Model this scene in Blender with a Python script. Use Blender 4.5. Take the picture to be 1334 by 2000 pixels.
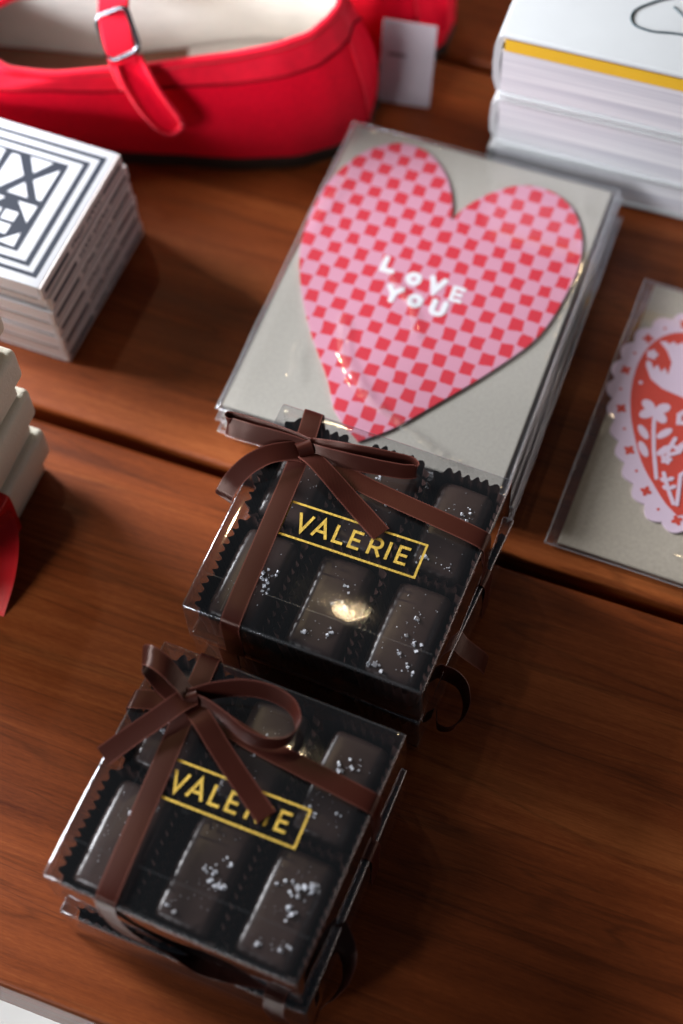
import bpy, bmesh, math, random
from mathutils import Vector, Matrix, noise
for o in list(bpy.data.objects):
    bpy.data.objects.remove(o)
SC = bpy.context.scene
COL = SC.collection
random.seed(7)
PI = math.pi
MM = 0.001

# ---------------------------------------------------------------- camera
cam = bpy.data.cameras.new('camera')
cam_o = bpy.data.objects.new('camera', cam)
COL.objects.link(cam_o)
Rr = Vector((0.99743504, -0.06269427, -0.03453662))
Ur = Vector((0.07157758, 0.87364592, 0.48126859))
Fr = Vector((0.0, 0.4825062, -0.87589255))
cam_o.matrix_world = Matrix(((Rr.x, Ur.x, -Fr.x, 0), (Rr.y, Ur.y, -Fr.y, 0), (Rr.z, Ur.z, -Fr.z, 0.56803523), (0, 0, 0, 1)))
cam.sensor_fit = 'HORIZONTAL'
cam.sensor_width = 24.0
cam.lens = 24.0 * 3300 / 1334
cam.clip_start = 0.01
cam.clip_end = 60
cam.dof.use_dof = True
cam.dof.focus_distance = 0.589
cam.dof.aperture_fstop = 4.5
cam.dof.aperture_blades = 0
SC.camera = cam_o

# ---------------------------------------------------------------- world, light, exposure
world = bpy.data.worlds.new('World')
SC.world = world
world.use_nodes = True
bg = world.node_tree.nodes['Background']
bg.inputs['Color'].default_value = (0.75, 0.85, 1.0, 1)
bg.inputs['Strength'].default_value = 0.05
SC.view_settings.view_transform = 'Standard'
SC.view_settings.look = 'None'
SC.view_settings.exposure = 0
SC.view_settings.gamma = 1
SC.view_settings.use_curve_mapping = False
SC.cycles.use_denoising = True
SC.cycles.transparent_max_bounces = 48
SC.cycles.max_bounces = 14
SC.cycles.sample_clamp_indirect = 6
SC.cycles.caustics_reflective = False
SC.cycles.caustics_refractive = False


def area(name, loc, target, sx, sy, power, color):
    l = bpy.data.lights.new(name, 'AREA')
    l.shape = 'RECTANGLE'; l.size = sx; l.size_y = sy; l.energy = power; l.color = color
    o = bpy.data.objects.new(name, l); COL.objects.link(o)
    o.location = loc
    d = Vector(target) - Vector(loc)
    o.rotation_euler = d.to_track_quat('-Z', 'Y').to_euler()
    return o


def lamp(name, loc, power, r, color):
    l = bpy.data.lights.new(name, 'POINT')
    l.energy = power; l.shadow_soft_size = r; l.color = color
    o = bpy.data.objects.new(name, l); COL.objects.link(o); o.location = loc
    return o


area('window_light', (-0.655, 0.735, 0.36), (-0.02, 0.34, 0.03), 0.38, 0.26, 24.5, (0.93, 0.96, 1.0))
front_light = area('shopfront_light', (-0.60, -0.05, 0.36), (-0.08, 0.60, 0.03), 0.34, 0.26, 1.15, (0.92, 0.95, 1.0))
front_light.data.spread = math.radians(62)
floor_fill = area('floor_fill', (-0.8, -0.5, -0.06), (-0.2, 0.0, -0.45), 0.3, 0.15, 4.0, (0.95, 0.97, 1.0))  # unseen lamp added below table height to brighten the floor
floor_fill.data.spread = math.radians(50)
area('room_fill', (1.3, 0.5, 0.17), (0.0, 0.34, 0.03), 1.5, 0.4, 4.2, (1.0, 0.82, 0.72))  # warm fill added from the right to lift the right-facing sides
WARM = (1.0, 0.74, 0.42)
for x, y, z, p, r in [(-0.075, 1.27, 2.5, 0.75, 0.011), (-0.3, 3.2, 2.5, 3.0, 0.012), (0.35, 3.0, 2.5, 3.0, 0.012), (0.95, 2.0, 2.5, 3.0, 0.012), (-0.55, 1.78, 2.5, 17.0, 0.05)]:
    lamp('ceiling_lamp', (x, y, z), p, r, WARM)

# ---------------------------------------------------------------- helpers
def tag(o, label=None, cat=None, group=None, kind=None):
    if label: o['label'] = label
    if cat: o['category'] = cat
    if group: o['group'] = group
    if kind: o['kind'] = kind
    return o


def empty(name, loc=(0, 0, 0), rz=0.0, parent=None):
    o = bpy.data.objects.new(name, None); COL.objects.link(o)
    o.location = loc; o.rotation_euler = (0, 0, rz); o.empty_display_size = 0.01
    if parent: o.parent = parent
    return o


def finish(name, bm, mat, parent=None, smooth=True, angle=35):
    bmesh.ops.recalc_face_normals(bm, faces=bm.faces)
    me = bpy.data.meshes.new(name)
    bm.to_mesh(me); bm.free()
    o = bpy.data.objects.new(name, me); COL.objects.link(o)
    if mat is not None:
        for m in (mat if isinstance(mat, (list, tuple)) else [mat]):
            me.materials.append(m)
    if parent: o.parent = parent
    if smooth:
        for p in me.polygons: p.use_smooth = True
        me.set_sharp_from_angle(angle=math.radians(angle))
    return o


def add_box(bm, c, s, bevel=0.0, seg=2, rz=0.0, mi=0):
    r = bmesh.ops.create_cube(bm, size=1.0)
    vs = r['verts']
    bmesh.ops.scale(bm, vec=s, verts=vs)
    fs = {f for v in vs for f in v.link_faces}
    if bevel > 0:
        es = {e for v in vs for e in v.link_edges}
        b = bmesh.ops.bevel(bm, geom=list(es), offset=bevel, segments=seg, affect='EDGES', profile=0.5)
        vs = list({v for f in b['faces'] for v in f.verts} | {v for v in vs if v.is_valid})
    if rz: bmesh.ops.rotate(bm, cent=(0, 0, 0), matrix=Matrix.Rotation(rz, 3, 'Z'), verts=vs)
    bmesh.ops.translate(bm, vec=c, verts=vs)
    if mi:
        for f in {f for v in vs for f in v.link_faces}: f.material_index = mi
    return vs


def box(name, c, s, mat, parent=None, bevel=0.0, seg=2, rz=0.0, smooth=True):
    bm = bmesh.new(); add_box(bm, c, s, bevel, seg, rz)
    return finish(name, bm, mat, parent, smooth)


def add_prism(bm, poly, z0, z1, mi=0):
    lo = [bm.verts.new((x, y, z0)) for x, y in poly]
    hi = [bm.verts.new((x, y, z1)) for x, y in poly]
    n = len(poly)
    fs = [bm.faces.new(hi), bm.faces.new(lo[::-1])]
    for i in range(n):
        fs.append(bm.faces.new((lo[i], lo[(i + 1) % n], hi[(i + 1) % n], hi[i])))
    for f in fs: f.material_index = mi


def stroke_poly(pts, w, closed=False, round_caps=False):
    """outline polygon of a thick polyline (2d)"""
    P = [Vector((p[0], p[1])) for p in pts]
    n = len(P); L = []; R = []
    for i in range(n):
        if i == 0: t = (P[1] - P[0]).normalized(); m = Vector((-t.y, t.x)); k = 1
        elif i == n - 1: t = (P[-1] - P[-2]).normalized(); m = Vector((-t.y, t.x)); k = 1
        else:
            a = (P[i] - P[i - 1]).normalized(); b = (P[i + 1] - P[i]).normalized()
            m = Vector((-(a.y + b.y), a.x + b.x))
            m.normalize(); na = Vector((-a.y, a.x)); k = 1 / max(0.35, m.dot(na))
        L.append(P[i] + m * w / 2 * k); R.append(P[i] - m * w / 2 * k)
    out = list(L)
    if round_caps:
        t = P[-1] - P[-2]; a0 = math.atan2(t.y, t.x) + PI / 2
        out += [P[-1] + Vector((math.cos(a0 - PI * j / 6), math.sin(a0 - PI * j / 6))) * w / 2 for j in range(1, 6)]
    out += R[::-1]
    if round_caps:
        t = P[0] - P[1]; a0 = math.atan2(t.y, t.x) + PI / 2
        out += [P[0] + Vector((math.cos(a0 - PI * j / 6), math.sin(a0 - PI * j / 6))) * w / 2 for j in range(1, 6)]
    return [(v.x, v.y) for v in out]


def ellipse(cx, cy, rx, ry, rot=0.0, n=20):
    c, s = math.cos(rot), math.sin(rot)
    return [(cx + c * rx * math.cos(2 * PI * i / n) - s * ry * math.sin(2 * PI * i / n),
             cy + s * rx * math.cos(2 * PI * i / n) + c * ry * math.sin(2 * PI * i / n)) for i in range(n)]


def catmull(pts, step=None, n=None, closed=False):
    P = [Vector(p) for p in pts]
    m = len(P); out = []
    segs = m if closed else m - 1
    for i in range(segs):
        p1, p2 = P[i], P[(i + 1) % m]
        p0 = P[(i - 1) % m] if closed or i > 0 else p1 * 2 - p2
        p3 = P[(i + 2) % m] if closed or i + 2 < m else p2 * 2 - p1
        k = n or max(2, int((p2 - p1).length / step))
        t1 = (p1 - p0).length ** 0.5 or 1e-6; t2 = (p2 - p1).length ** 0.5 or 1e-6; t3 = (p3 - p2).length ** 0.5 or 1e-6
        T0, T1 = 0, t1; T2 = T1 + t2; T3 = T2 + t3
        for j in range(k):
            t = T1 + (T2 - T1) * j / k
            A1 = p0 * ((T1 - t) / (T1 - T0)) + p1 * ((t - T0) / (T1 - T0))
            A2 = p1 * ((T2 - t) / (T2 - T1)) + p2 * ((t - T1) / (T2 - T1))
            A3 = p2 * ((T3 - t) / (T3 - T2)) + p3 * ((t - T2) / (T3 - T2))
            B1 = A1 * ((T2 - t) / (T2 - T0)) + A2 * ((t - T0) / (T2 - T0))
            B2 = A2 * ((T3 - t) / (T3 - T1)) + A3 * ((t - T1) / (T3 - T1))
            out.append(B1 * ((T2 - t) / (T2 - T1)) + B2 * ((t - T1) / (T2 - T1)))
    if not closed: out.append(P[-1].copy())
    return out


def interp1(xs, ys, x):
    if x <= xs[0]: return ys[0]
    for i in range(1, len(xs)):
        if x <= xs[i]:
            t = (x - xs[i - 1]) / (xs[i] - xs[i - 1]); t = t * t * (3 - 2 * t) * 0.4 + t * 0.6
            return ys[i - 1] * (1 - t) + ys[i] * t
    return ys[-1]


def tube(bm, pts, r, seg=8, closed=False):
    P = [Vector(p) for p in pts]; n = len(P); rings = []
    up = Vector((0.13, 0.21, 0.97))
    for i in range(n):
        a = P[(i - 1) % n] if closed or i else P[i]
        b = P[(i + 1) % n] if closed or i < n - 1 else P[i]
        t = (b - a).normalized()
        s = t.cross(up)
        if s.length < 1e-4: s = t.cross(Vector((1, 0, 0)))
        s.normalize(); u = s.cross(t)
        rings.append([bm.verts.new(P[i] + (s * math.cos(2 * PI * k / seg) + u * math.sin(2 * PI * k / seg)) * r) for k in range(seg)])
    for i in range(n if closed else n - 1):
        A, B = rings[i], rings[(i + 1) % n]
        for k in range(seg): bm.faces.new((A[k], A[(k + 1) % seg], B[(k + 1) % seg], B[k]))
    if not closed:
        bm.faces.new(rings[0][::-1]); bm.faces.new(rings[-1])


# ---------------------------------------------------------------- materials
def new_mat(name):
    m = bpy.data.materials.new(name); m.use_nodes = True
    nt = m.node_tree
    for n in list(nt.nodes):
        if n.type != 'OUTPUT_MATERIAL': nt.nodes.remove(n)
    return m, nt, nt.nodes, nt.links, [n for n in nt.nodes if n.type == 'OUTPUT_MATERIAL'][0]


def principled(name, base, rough=0.5, spec=0.5, metal=0.0, var=0.0, vscale=60, bump=0.0, bscale=400, sheen=0.0, coat=0.0, rvar=0.0):
    m, nt, N, L, out = new_mat(name)
    b = N.new('ShaderNodeBsdfPrincipled'); L.new(b.outputs[0], out.inputs[0])
    b.inputs['Base Color'].default_value = (*base, 1)
    b.inputs['Roughness'].default_value = rough
    b.inputs['Specular IOR Level'].default_value = spec
    b.inputs['Metallic'].default_value = metal
    b.inputs['Sheen Weight'].default_value = sheen
    b.inputs['Coat Weight'].default_value = coat
    tc = N.new('ShaderNodeTexCoord')
    if var > 0:
        nz = N.new('ShaderNodeTexNoise'); nz.inputs['Scale'].default_value = vscale; nz.inputs['Detail'].default_value = 6
        L.new(tc.outputs['Object'], nz.inputs['Vector'])
        cr = N.new('ShaderNodeValToRGB')
        cr.color_ramp.elements[0].position = 0.3; cr.color_ramp.elements[1].position = 0.7
        cr.color_ramp.elements[0].color = (*[c * (1 - var) for c in base], 1)
        cr.color_ramp.elements[1].color = (*[min(1, c * (1 + var)) for c in base], 1)
        L.new(nz.outputs['Fac'], cr.inputs['Fac']); L.new(cr.outputs['Color'], b.inputs['Base Color'])
        if rvar:
            mp = N.new('ShaderNodeMapRange'); mp.inputs['To Min'].default_value = rough - rvar; mp.inputs['To Max'].default_value = rough + rvar
            L.new(nz.outputs['Fac'], mp.inputs['Value']); L.new(mp.outputs[0], b.inputs['Roughness'])
    if bump > 0:
        nb = N.new('ShaderNodeTexNoise'); nb.inputs['Scale'].default_value = bscale; nb.inputs['Detail'].default_value = 4
        L.new(tc.outputs['Object'], nb.inputs['Vector'])
        bp = N.new('ShaderNodeBump'); bp.inputs['Strength'].default_value = bump; bp.inputs['Distance'].default_value = 0.0005
        L.new(nb.outputs['Fac'], bp.inputs['Height']); L.new(bp.outputs[0], b.inputs['Normal'])
    return m


def wood_mat():
    m, nt, N, L, out = new_mat('cherry_wood')
    b = N.new('ShaderNodeBsdfPrincipled'); L.new(b.outputs[0], out.inputs[0])
    tc = N.new('ShaderNodeTexCoord'); oi = N.new('ShaderNodeObjectInfo')
    off = N.new('ShaderNodeVectorMath'); off.operation = 'ADD'
    sc = N.new('ShaderNodeVectorMath'); sc.operation = 'SCALE'; sc.inputs['Scale'].default_value = 3.7
    cmb = N.new('ShaderNodeCombineXYZ')
    L.new(oi.outputs['Random'], cmb.inputs[0]); L.new(oi.outputs['Random'], cmb.inputs[1])
    L.new(cmb.outputs[0], sc.inputs[0])
    L.new(tc.outputs['Object'], off.inputs[0]); L.new(sc.outputs[0], off.inputs[1])

    def nz(scale, detail=5, dist=0.0, rough=0.55):
        mp = N.new('ShaderNodeMapping'); mp.inputs['Scale'].default_value = scale
        L.new(off.outputs[0], mp.inputs['Vector'])
        n = N.new('ShaderNodeTexNoise'); n.inputs['Scale'].default_value = 1; n.inputs['Detail'].default_value = detail
        n.inputs['Distortion'].default_value = dist; n.inputs['Roughness'].default_value = rough
        L.new(mp.outputs[0], n.inputs['Vector']); return n.outputs['Fac']

    def mth(op, a, bb, clamp=False):
        n = N.new('ShaderNodeMath'); n.operation = op; n.use_clamp = clamp
        for i, v in enumerate((a, bb)):
            if v is None: continue
            if isinstance(v, (int, float)): n.inputs[i].default_value = v
            else: L.new(v, n.inputs[i])
        return n.outputs[0]
    broad = nz((2.2, 26, 26), 4, 0.6)
    streak = nz((5, 150, 150), 5, 0.3)
    fine = nz((30, 900, 900), 3)
    pores = nz((300, 2200, 2200), 2)
    lines = nz((3.0, 48, 48), 3, 0.9)
    blotch = nz((7, 9, 9), 4)
    f = mth('MULTIPLY', broad, 0.50)
    f = mth('ADD', f, mth('MULTIPLY', streak, 0.18))
    f = mth('ADD', f, mth('MULTIPLY', fine, 0.15))
    f = mth('ADD', f, mth('MULTIPLY', pores, 0.14))
    cr = N.new('ShaderNodeValToRGB')
    e = cr.color_ramp.elements
    e[0].position = 0.32; e[0].color = (0.076, 0.0140, 0.0034, 1)
    e[1].position = 0.72; e[1].color = (0.46, 0.142, 0.037, 1)
    mid = e.new(0.5); mid.color = (0.222, 0.0495, 0.0106, 1)
    L.new(f, cr.inputs['Fac'])
    # thin dark growth lines
    d = mth('ABSOLUTE', mth('SUBTRACT', lines, 0.5), None)
    dl = N.new('ShaderNodeMapRange'); dl.inputs['From Min'].default_value = 0.0; dl.inputs['From Max'].default_value = 0.022
    dl.inputs['To Min'].default_value = 0.70; dl.inputs['To Max'].default_value = 1.0
    L.new(d, dl.inputs['Value'])
    bl = N.new('ShaderNodeMapRange'); bl.inputs['From Min'].default_value = 0.3; bl.inputs['From Max'].default_value = 0.7
    bl.inputs['To Min'].default_value = 0.82; bl.inputs['To Max'].default_value = 1.12
    L.new(blotch, bl.inputs['Value'])
    k = mth('MULTIPLY', dl.outputs[0], bl.outputs[0])
    mul = N.new('ShaderNodeVectorMath'); mul.operation = 'SCALE'
    L.new(cr.outputs['Color'], mul.inputs[0]); L.new(k, mul.inputs['Scale'])
    L.new(mul.outputs[0], b.inputs['Base Color'])
    rr = N.new('ShaderNodeMapRange'); rr.inputs['To Min'].default_value = 0.34; rr.inputs['To Max'].default_value = 0.5
    L.new(streak, rr.inputs['Value']); L.new(rr.outputs[0], b.inputs['Roughness'])
    b.inputs['Specular IOR Level'].default_value = 0.2
    bp = N.new('ShaderNodeBump'); bp.inputs['Strength'].default_value = 0.25; bp.inputs['Distance'].default_value = 0.0003
    L.new(mth('ADD', fine, pores), bp.inputs['Height']); L.new(bp.outputs[0], b.inputs['Normal'])
    return m


def clear_mat(name, rough=0.03, gain=1.7, tint=(0.975, 0.975, 0.98), wav=0.25, wscale=45, base=0.004, haze=0.006):
    m, nt, N, L, out = new_mat(name)
    tr = N.new('ShaderNodeBsdfTransparent'); tr.inputs['Color'].default_value = (*tint, 1)
    gl = N.new('ShaderNodeBsdfGlossy'); gl.inputs['Roughness'].default_value = rough
    gl.inputs['Color'].default_value = (0.95, 0.96, 1.0, 1)
    fr = N.new('ShaderNodeFresnel'); fr.inputs['IOR'].default_value = 1.5
    g = N.new('ShaderNodeNewGeometry')
    # same fresnel from both sides of the thin film
    ior = N.new('ShaderNodeMapRange'); ior.inputs['To Min'].default_value = 1.5; ior.inputs['To Max'].default_value = 0.6667
    L.new(g.outputs['Backfacing'], ior.inputs['Value']); L.new(ior.outputs[0], fr.inputs['IOR'])
    mu = N.new('ShaderNodeMath'); mu.operation = 'MULTIPLY_ADD'; mu.use_clamp = True
    mu.inputs[1].default_value = gain; mu.inputs[2].default_value = base
    L.new(fr.outputs[0], mu.inputs[0])
    df = N.new('ShaderNodeBsdfDiffuse'); df.inputs['Color'].default_value = (0.9, 0.92, 0.95, 1)
    hz = N.new('ShaderNodeMixShader'); hz.inputs[0].default_value = haze
    L.new(tr.outputs[0], hz.inputs[1]); L.new(df.outputs[0], hz.inputs[2])
    mx = N.new('ShaderNodeMixShader'); L.new(mu.outputs[0], mx.inputs[0])
    L.new(hz.outputs[0], mx.inputs[1]); L.new(gl.outputs[0], mx.inputs[2])
    L.new(mx.outputs[0], out.inputs[0])
    tc = N.new('ShaderNodeTexCoord')
    nz = N.new('ShaderNodeTexNoise'); nz.inputs['Scale'].default_value = wscale; nz.inputs['Detail'].default_value = 2
    L.new(tc.outputs['Object'], nz.inputs['Vector'])
    bp = N.new('ShaderNodeBump'); bp.inputs['Strength'].default_value = wav; bp.inputs['Distance'].default_value = 0.002
    L.new(nz.outputs['Fac'], bp.inputs['Height']); L.new(bp.outputs[0], gl.inputs['Normal'])
    return m


def ribbon_mat(name, base, light):
    m, nt, N, L, out = new_mat(name)
    b = N.new('ShaderNodeBsdfPrincipled'); L.new(b.outputs[0], out.inputs[0])
    uv = N.new('ShaderNodeUVMap'); uv.uv_map = 'UVMap'
    wv = N.new('ShaderNodeTexWave'); wv.wave_type = 'BANDS'; wv.bands_direction = 'DIAGONAL'
    wv.inputs['Scale'].default_value = 900; wv.inputs['Distortion'].default_value = 1.2; wv.inputs['Detail'].default_value = 1
    L.new(uv.outputs[0], wv.inputs['Vector'])
    sp = N.new('ShaderNodeSeparateXYZ'); L.new(uv.outputs[0], sp.inputs[0])
    # picot edges woven a little lighter
    ab = N.new('ShaderNodeMath'); ab.operation = 'ABSOLUTE'; L.new(sp.outputs[0], ab.inputs[0])
    ed = N.new('ShaderNodeMapRange'); ed.inputs['From Min'].default_value = 0.0030; ed.inputs['From Max'].default_value = 0.0033
    L.new(ab.outputs[0], ed.inputs['Value'])
    mx = N.new('ShaderNodeMix'); mx.data_type = 'RGBA'
    mx.inputs[6].default_value = (*base, 1); mx.inputs[7].default_value = (*light, 1)
    L.new(ed.outputs[0], mx.inputs[0]); L.new(mx.outputs[2], b.inputs['Base Color'])
    b.inputs['Roughness'].default_value = 0.33
    b.inputs['Specular IOR Level'].default_value = 0.38
    tg = N.new('ShaderNodeTangent'); tg.direction_type = 'UV_MAP'; tg.uv_map = 'UVMap'; L.new(tg.outputs[0], b.inputs['Tangent'])
    b.inputs['Specular Tint'].default_value = (1.0, 0.72, 0.62, 1)
    b.inputs['Anisotropic'].default_value = 0.5
    b.inputs['Sheen Weight'].default_value = 0.0
    b.inputs['Sheen Tint'].default_value = (1, 0.6, 0.5, 1)
    bp = N.new('ShaderNodeBump'); bp.inputs['Strength'].default_value = 0.12; bp.inputs['Distance'].default_value = 0.0002
    L.new(wv.outputs['Fac'], bp.inputs['Height']); L.new(bp.outputs[0], b.inputs['Normal'])
    return m


def checker_mat():
    m, nt, N, L, out = new_mat('checked_print')
    b = N.new('ShaderNodeBsdfPrincipled'); L.new(b.outputs[0], out.inputs[0])
    tc = N.new('ShaderNodeTexCoord')
    nz = N.new('ShaderNodeTexNoise'); nz.inputs['Scale'].default_value = 120; nz.inputs['Detail'].default_value = 1
    L.new(tc.outputs['Object'], nz.inputs['Vector'])
    sb = N.new('ShaderNodeVectorMath'); sb.operation = 'SUBTRACT'; sb.inputs[1].default_value = (0.5, 0.5, 0.5)
    L.new(nz.outputs['Color'], sb.inputs[0])
    scl = N.new('ShaderNodeVectorMath'); scl.operation = 'SCALE'; scl.inputs['Scale'].default_value = 0.0022
    L.new(sb.outputs[0], scl.inputs[0])
    ad = N.new('ShaderNodeVectorMath'); ad.operation = 'ADD'
    L.new(tc.outputs['Object'], ad.inputs[0]); L.new(scl.outputs[0], ad.inputs[1])
    mp = N.new('ShaderNodeMapping'); mp.vector_type = 'TEXTURE'
    mp.inputs['Location'].default_value = (-0.0394, 0.0652, 0.0)
    mp.inputs['Scale'].default_value = (0.00578, 0.00638, 0.1)
    L.new(ad.outputs[0], mp.inputs['Vector'])
    sx = N.new('ShaderNodeSeparateXYZ'); L.new(mp.outputs[0], sx.inputs[0])

    def mth(op, a, bb=None, cc=None):
        n = N.new('ShaderNodeMath'); n.operation = op
        for i, v in enumerate((a, bb, cc)):
            if v is None: continue
            if isinstance(v, (int, float)): n.inputs[i].default_value = v
            else: L.new(v, n.inputs[i])
        return n.outputs[0]
    fx, fy = mth('FLOOR', sx.outputs[0]), mth('FLOOR', sx.outputs[1])
    par = mth('FLOORED_MODULO', mth('ADD', fx, fy), 2)
    par = mth('LESS_THAN', par, 0.5)
    ux = mth('ABSOLUTE', mth('SUBTRACT', mth('FRACT', sx.outputs[0]), 0.5))
    uy = mth('ABSOLUTE', mth('SUBTRACT', mth('FRACT', sx.outputs[1]), 0.5))
    ins = mth('LESS_THAN', mth('MAXIMUM', ux, uy), 0.455)
    fac = mth('MULTIPLY', par, ins)
    mx = N.new('ShaderNodeMix'); mx.data_type = 'RGBA'
    mx.inputs[6].default_value = (0.66, 0.30, 0.41, 1); mx.inputs[7].default_value = (0.64, 0.026, 0.050, 1)
    L.new(fac, mx.inputs[0]); L.new(mx.outputs[2], b.inputs['Base Color'])
    b.inputs['Roughness'].default_value = 0.55
    return m


M = {}
M['wood'] = wood_mat()
M['floor'] = principled('pale_floor', (0.55, 0.54, 0.52), 0.5, 0.4, var=0.12, vscale=9)
M['acetate'] = clear_mat('clear_acetate', 0.045, 2.0, wav=0.05, wscale=40)
M['fold'] = clear_mat('folded_acetate', 0.14, 1.8, wav=0.08, wscale=120, base=0.05, haze=0.03)
M['seam'] = clear_mat('sealed_seam', 0.14, 2.6, wav=0.2, wscale=150, base=0.20, haze=0.40)
M['crease'] = clear_mat('creased_film', 0.24, 2.2, wav=0.25, wscale=600, base=0.05, haze=0.02)
M['cello'] = clear_mat('clear_cellophane', 0.07, 1.5, wav=0.10, wscale=38, base=0.006)
M['kraft'] = principled('grey_kraft_paper', (0.42, 0.395, 0.35), 0.75, 0.25, var=0.07, vscale=900, bump=0.15, bscale=1500)
M['kraft_tan'] = principled('tan_kraft_paper', (0.46, 0.405, 0.33), 0.75, 0.25, var=0.08, vscale=700, bump=0.15, bscale=1500)
M['check'] = checker_mat()
M['white_ink'] = principled('white_ink', (0.82, 0.82, 0.86), 0.5, 0.4)
M['red_felt'] = principled('red_felt', (0.82, 0.003, 0.024), 0.9, 0.06, var=0.07, vscale=500, bump=0.6, bscale=1500, sheen=0.06)
M['red_edge'] = principled('red_binding', (0.78, 0.006, 0.028), 0.8, 0.1, var=0.08, vscale=200, bump=0.5, bscale=2200, sheen=0.15)
M['red_thread'] = principled('dark_red_thread', (0.30, 0.002, 0.010), 0.8, 0.1)
M['lining'] = principled('cream_lining', (0.80, 0.77, 0.72), 0.85, 0.2, var=0.05, vscale=80, bump=0.3, bscale=1600)
M['insole'] = principled('tan_insole', (0.27, 0.135, 0.085), 0.75, 0.25, var=0.12, vscale=60, bump=0.2)
M['sole'] = principled('dark_rubber', (0.03, 0.022, 0.016), 0.7, 0.3, var=0.1)
M['steel'] = principled('dark_nickel', (0.16, 0.16, 0.18), 0.22, 0.5, metal=1.0)
M['tag_paper'] = principled('tag_paper', (0.36, 0.31, 0.335), 0.6, 0.3, var=0.05)
M['grey_ink'] = principled('grey_ink', (0.10, 0.08, 0.09), 0.6)
M['pale_ink'] = principled('pale_grey_ink', (0.33, 0.29, 0.31), 0.6)
M['board_white'] = principled('white_board_cover', (0.72, 0.73, 0.78), 0.45, 0.4, var=0.02)
M['black_ink'] = principled('blue_black_ink', (0.022, 0.028, 0.045), 0.5, 0.4)
M['pages'] = principled('page_block', (0.70, 0.69, 0.70), 0.7, 0.2, var=0.08, vscale=200)
M['spine_paper'] = principled('spine_bounce_tint', (0.70, 0.62, 0.60), 0.55, 0.3, var=0.05)  # white paper with shade and pink wood bounce put into its colour
M['cloth_white'] = principled('white_book_cloth', (0.50, 0.51, 0.52), 0.7, 0.3, var=0.02, bump=0.25, bscale=2500)
M['yellow'] = principled('yellow_endpaper', (0.84, 0.50, 0.03), 0.6, 0.3, var=0.03)
M['ink_line'] = principled('dark_teal_ink', (0.012, 0.04, 0.055), 0.5)
M['cream'] = principled('cream_carton', (0.70, 0.66, 0.55), 0.7, 0.25, var=0.03, bump=0.35, bscale=900)
M['brown_ribbon'] = ribbon_mat('brown_satin', (0.038, 0.0080, 0.0052), (0.115, 0.036, 0.027))
M['red_ribbon'] = ribbon_mat('red_satin', (0.52, 0.004, 0.010), (0.55, 0.01, 0.014))
M['choc'] = principled('dark_chocolate', (0.046, 0.0270, 0.0230), 0.32, 0.5, var=0.18, vscale=70, bump=0.12, bscale=260, rvar=0.06)
M['cup'] = principled('brown_glassine', (0.046, 0.0230, 0.0195), 0.38, 0.5, var=0.15, vscale=150)
M['pad'] = principled('dark_card', (0.012, 0.009, 0.008), 0.6, 0.3)
M['salt'] = principled('sea_salt', (0.80, 0.82, 0.88), 0.35, 0.5)
M['gold'] = principled('gold_foil', (0.86, 0.60, 0.12), 0.48, 0.5, metal=0.8, var=0.10, vscale=500, bump=0.35, bscale=1100, rvar=0.08)
M['lilac'] = principled('lilac_card', (0.72, 0.56, 0.68), 0.6, 0.3)
M['orange_red'] = principled('coral_red_ink', (0.60, 0.060, 0.038), 0.6, 0.3, var=0.05)


def page_lines_mat():
    m, nt, N, L, out = new_mat('page_edges')
    b = N.new('ShaderNodeBsdfPrincipled'); L.new(b.outputs[0], out.inputs[0])
    tc = N.new('ShaderNodeTexCoord'); mp = N.new('ShaderNodeMapping'); mp.inputs['Scale'].default_value = (6, 6, 700)
    L.new(tc.outputs['Object'], mp.inputs['Vector'])
    n = N.new('ShaderNodeTexNoise'); n.inputs['Scale'].default_value = 1; n.inputs['Detail'].default_value = 4
    L.new(mp.outputs[0], n.inputs['Vector'])
    cr = N.new('ShaderNodeValToRGB')
    cr.color_ramp.elements[0].position = 0.3; cr.color_ramp.elements[0].color = (0.50, 0.50, 0.56, 1)
    cr.color_ramp.elements[1].position = 0.7; cr.color_ramp.elements[1].color = (0.88, 0.87, 0.88, 1)
    L.new(n.outputs['Fac'], cr.inputs['Fac']); L.new(cr.outputs['Color'], b.inputs['Base Color'])
    b.inputs['Roughness'].default_value = 0.8
    return m


M['page_edges'] = page_lines_mat()

# ---------------------------------------------------------------- setting: floor and table
A0 = -0.4257
fl = box('floor', (0, 0, -0.452), (6, 6, 0.004), M['floor'])
tag(fl, kind='structure')
U = Vector((math.cos(A0), math.sin(A0), 0)); V = Vector((-math.sin(A0), math.cos(A0), 0))
table = empty('display_table', (0, 0, -0.43), A0)
tag(table, 'reddish cherry wood slatted display table with dark gaps between its planks', 'table')
for v0, v1 in [(0.0772, 0.2840), (0.2890, 0.5165), (0.5210, 0.7400), (0.7450, 0.9600)]:
    bm = bmesh.new()
    add_box(bm, (0, 0, 0), (1.7, v1 - v0, 0.035), 0.0024, 3)
    p = finish('plank', bm, M['wood'], table)
    p.location = (0.1, (v0 + v1) / 2, 0.43 - 0.0175)
for vv in (0.2865, 0.51875, 0.7425):
    box('gap_blocker', (0.1, vv, 0.3915), (1.6, 0.05, 0.006), M['pad'], table)  # dark board added under each gap to block light from the floor
for xx in (-0.62, 0.82):
    box('rail', (xx, 0.52, 0.3690), (0.06, 0.80, 0.038), M['wood'], table, 0.002, 1)
for xx in (-0.62, 0.82):
    for yy in (0.16, 0.88):
        b_ = bmesh.new(); add_box(b_, (xx, yy, 0.1640), (0.05, 0.05, 0.367), 0.003, 1)
        finish('leg', b_, M['wood'], table)


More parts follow.
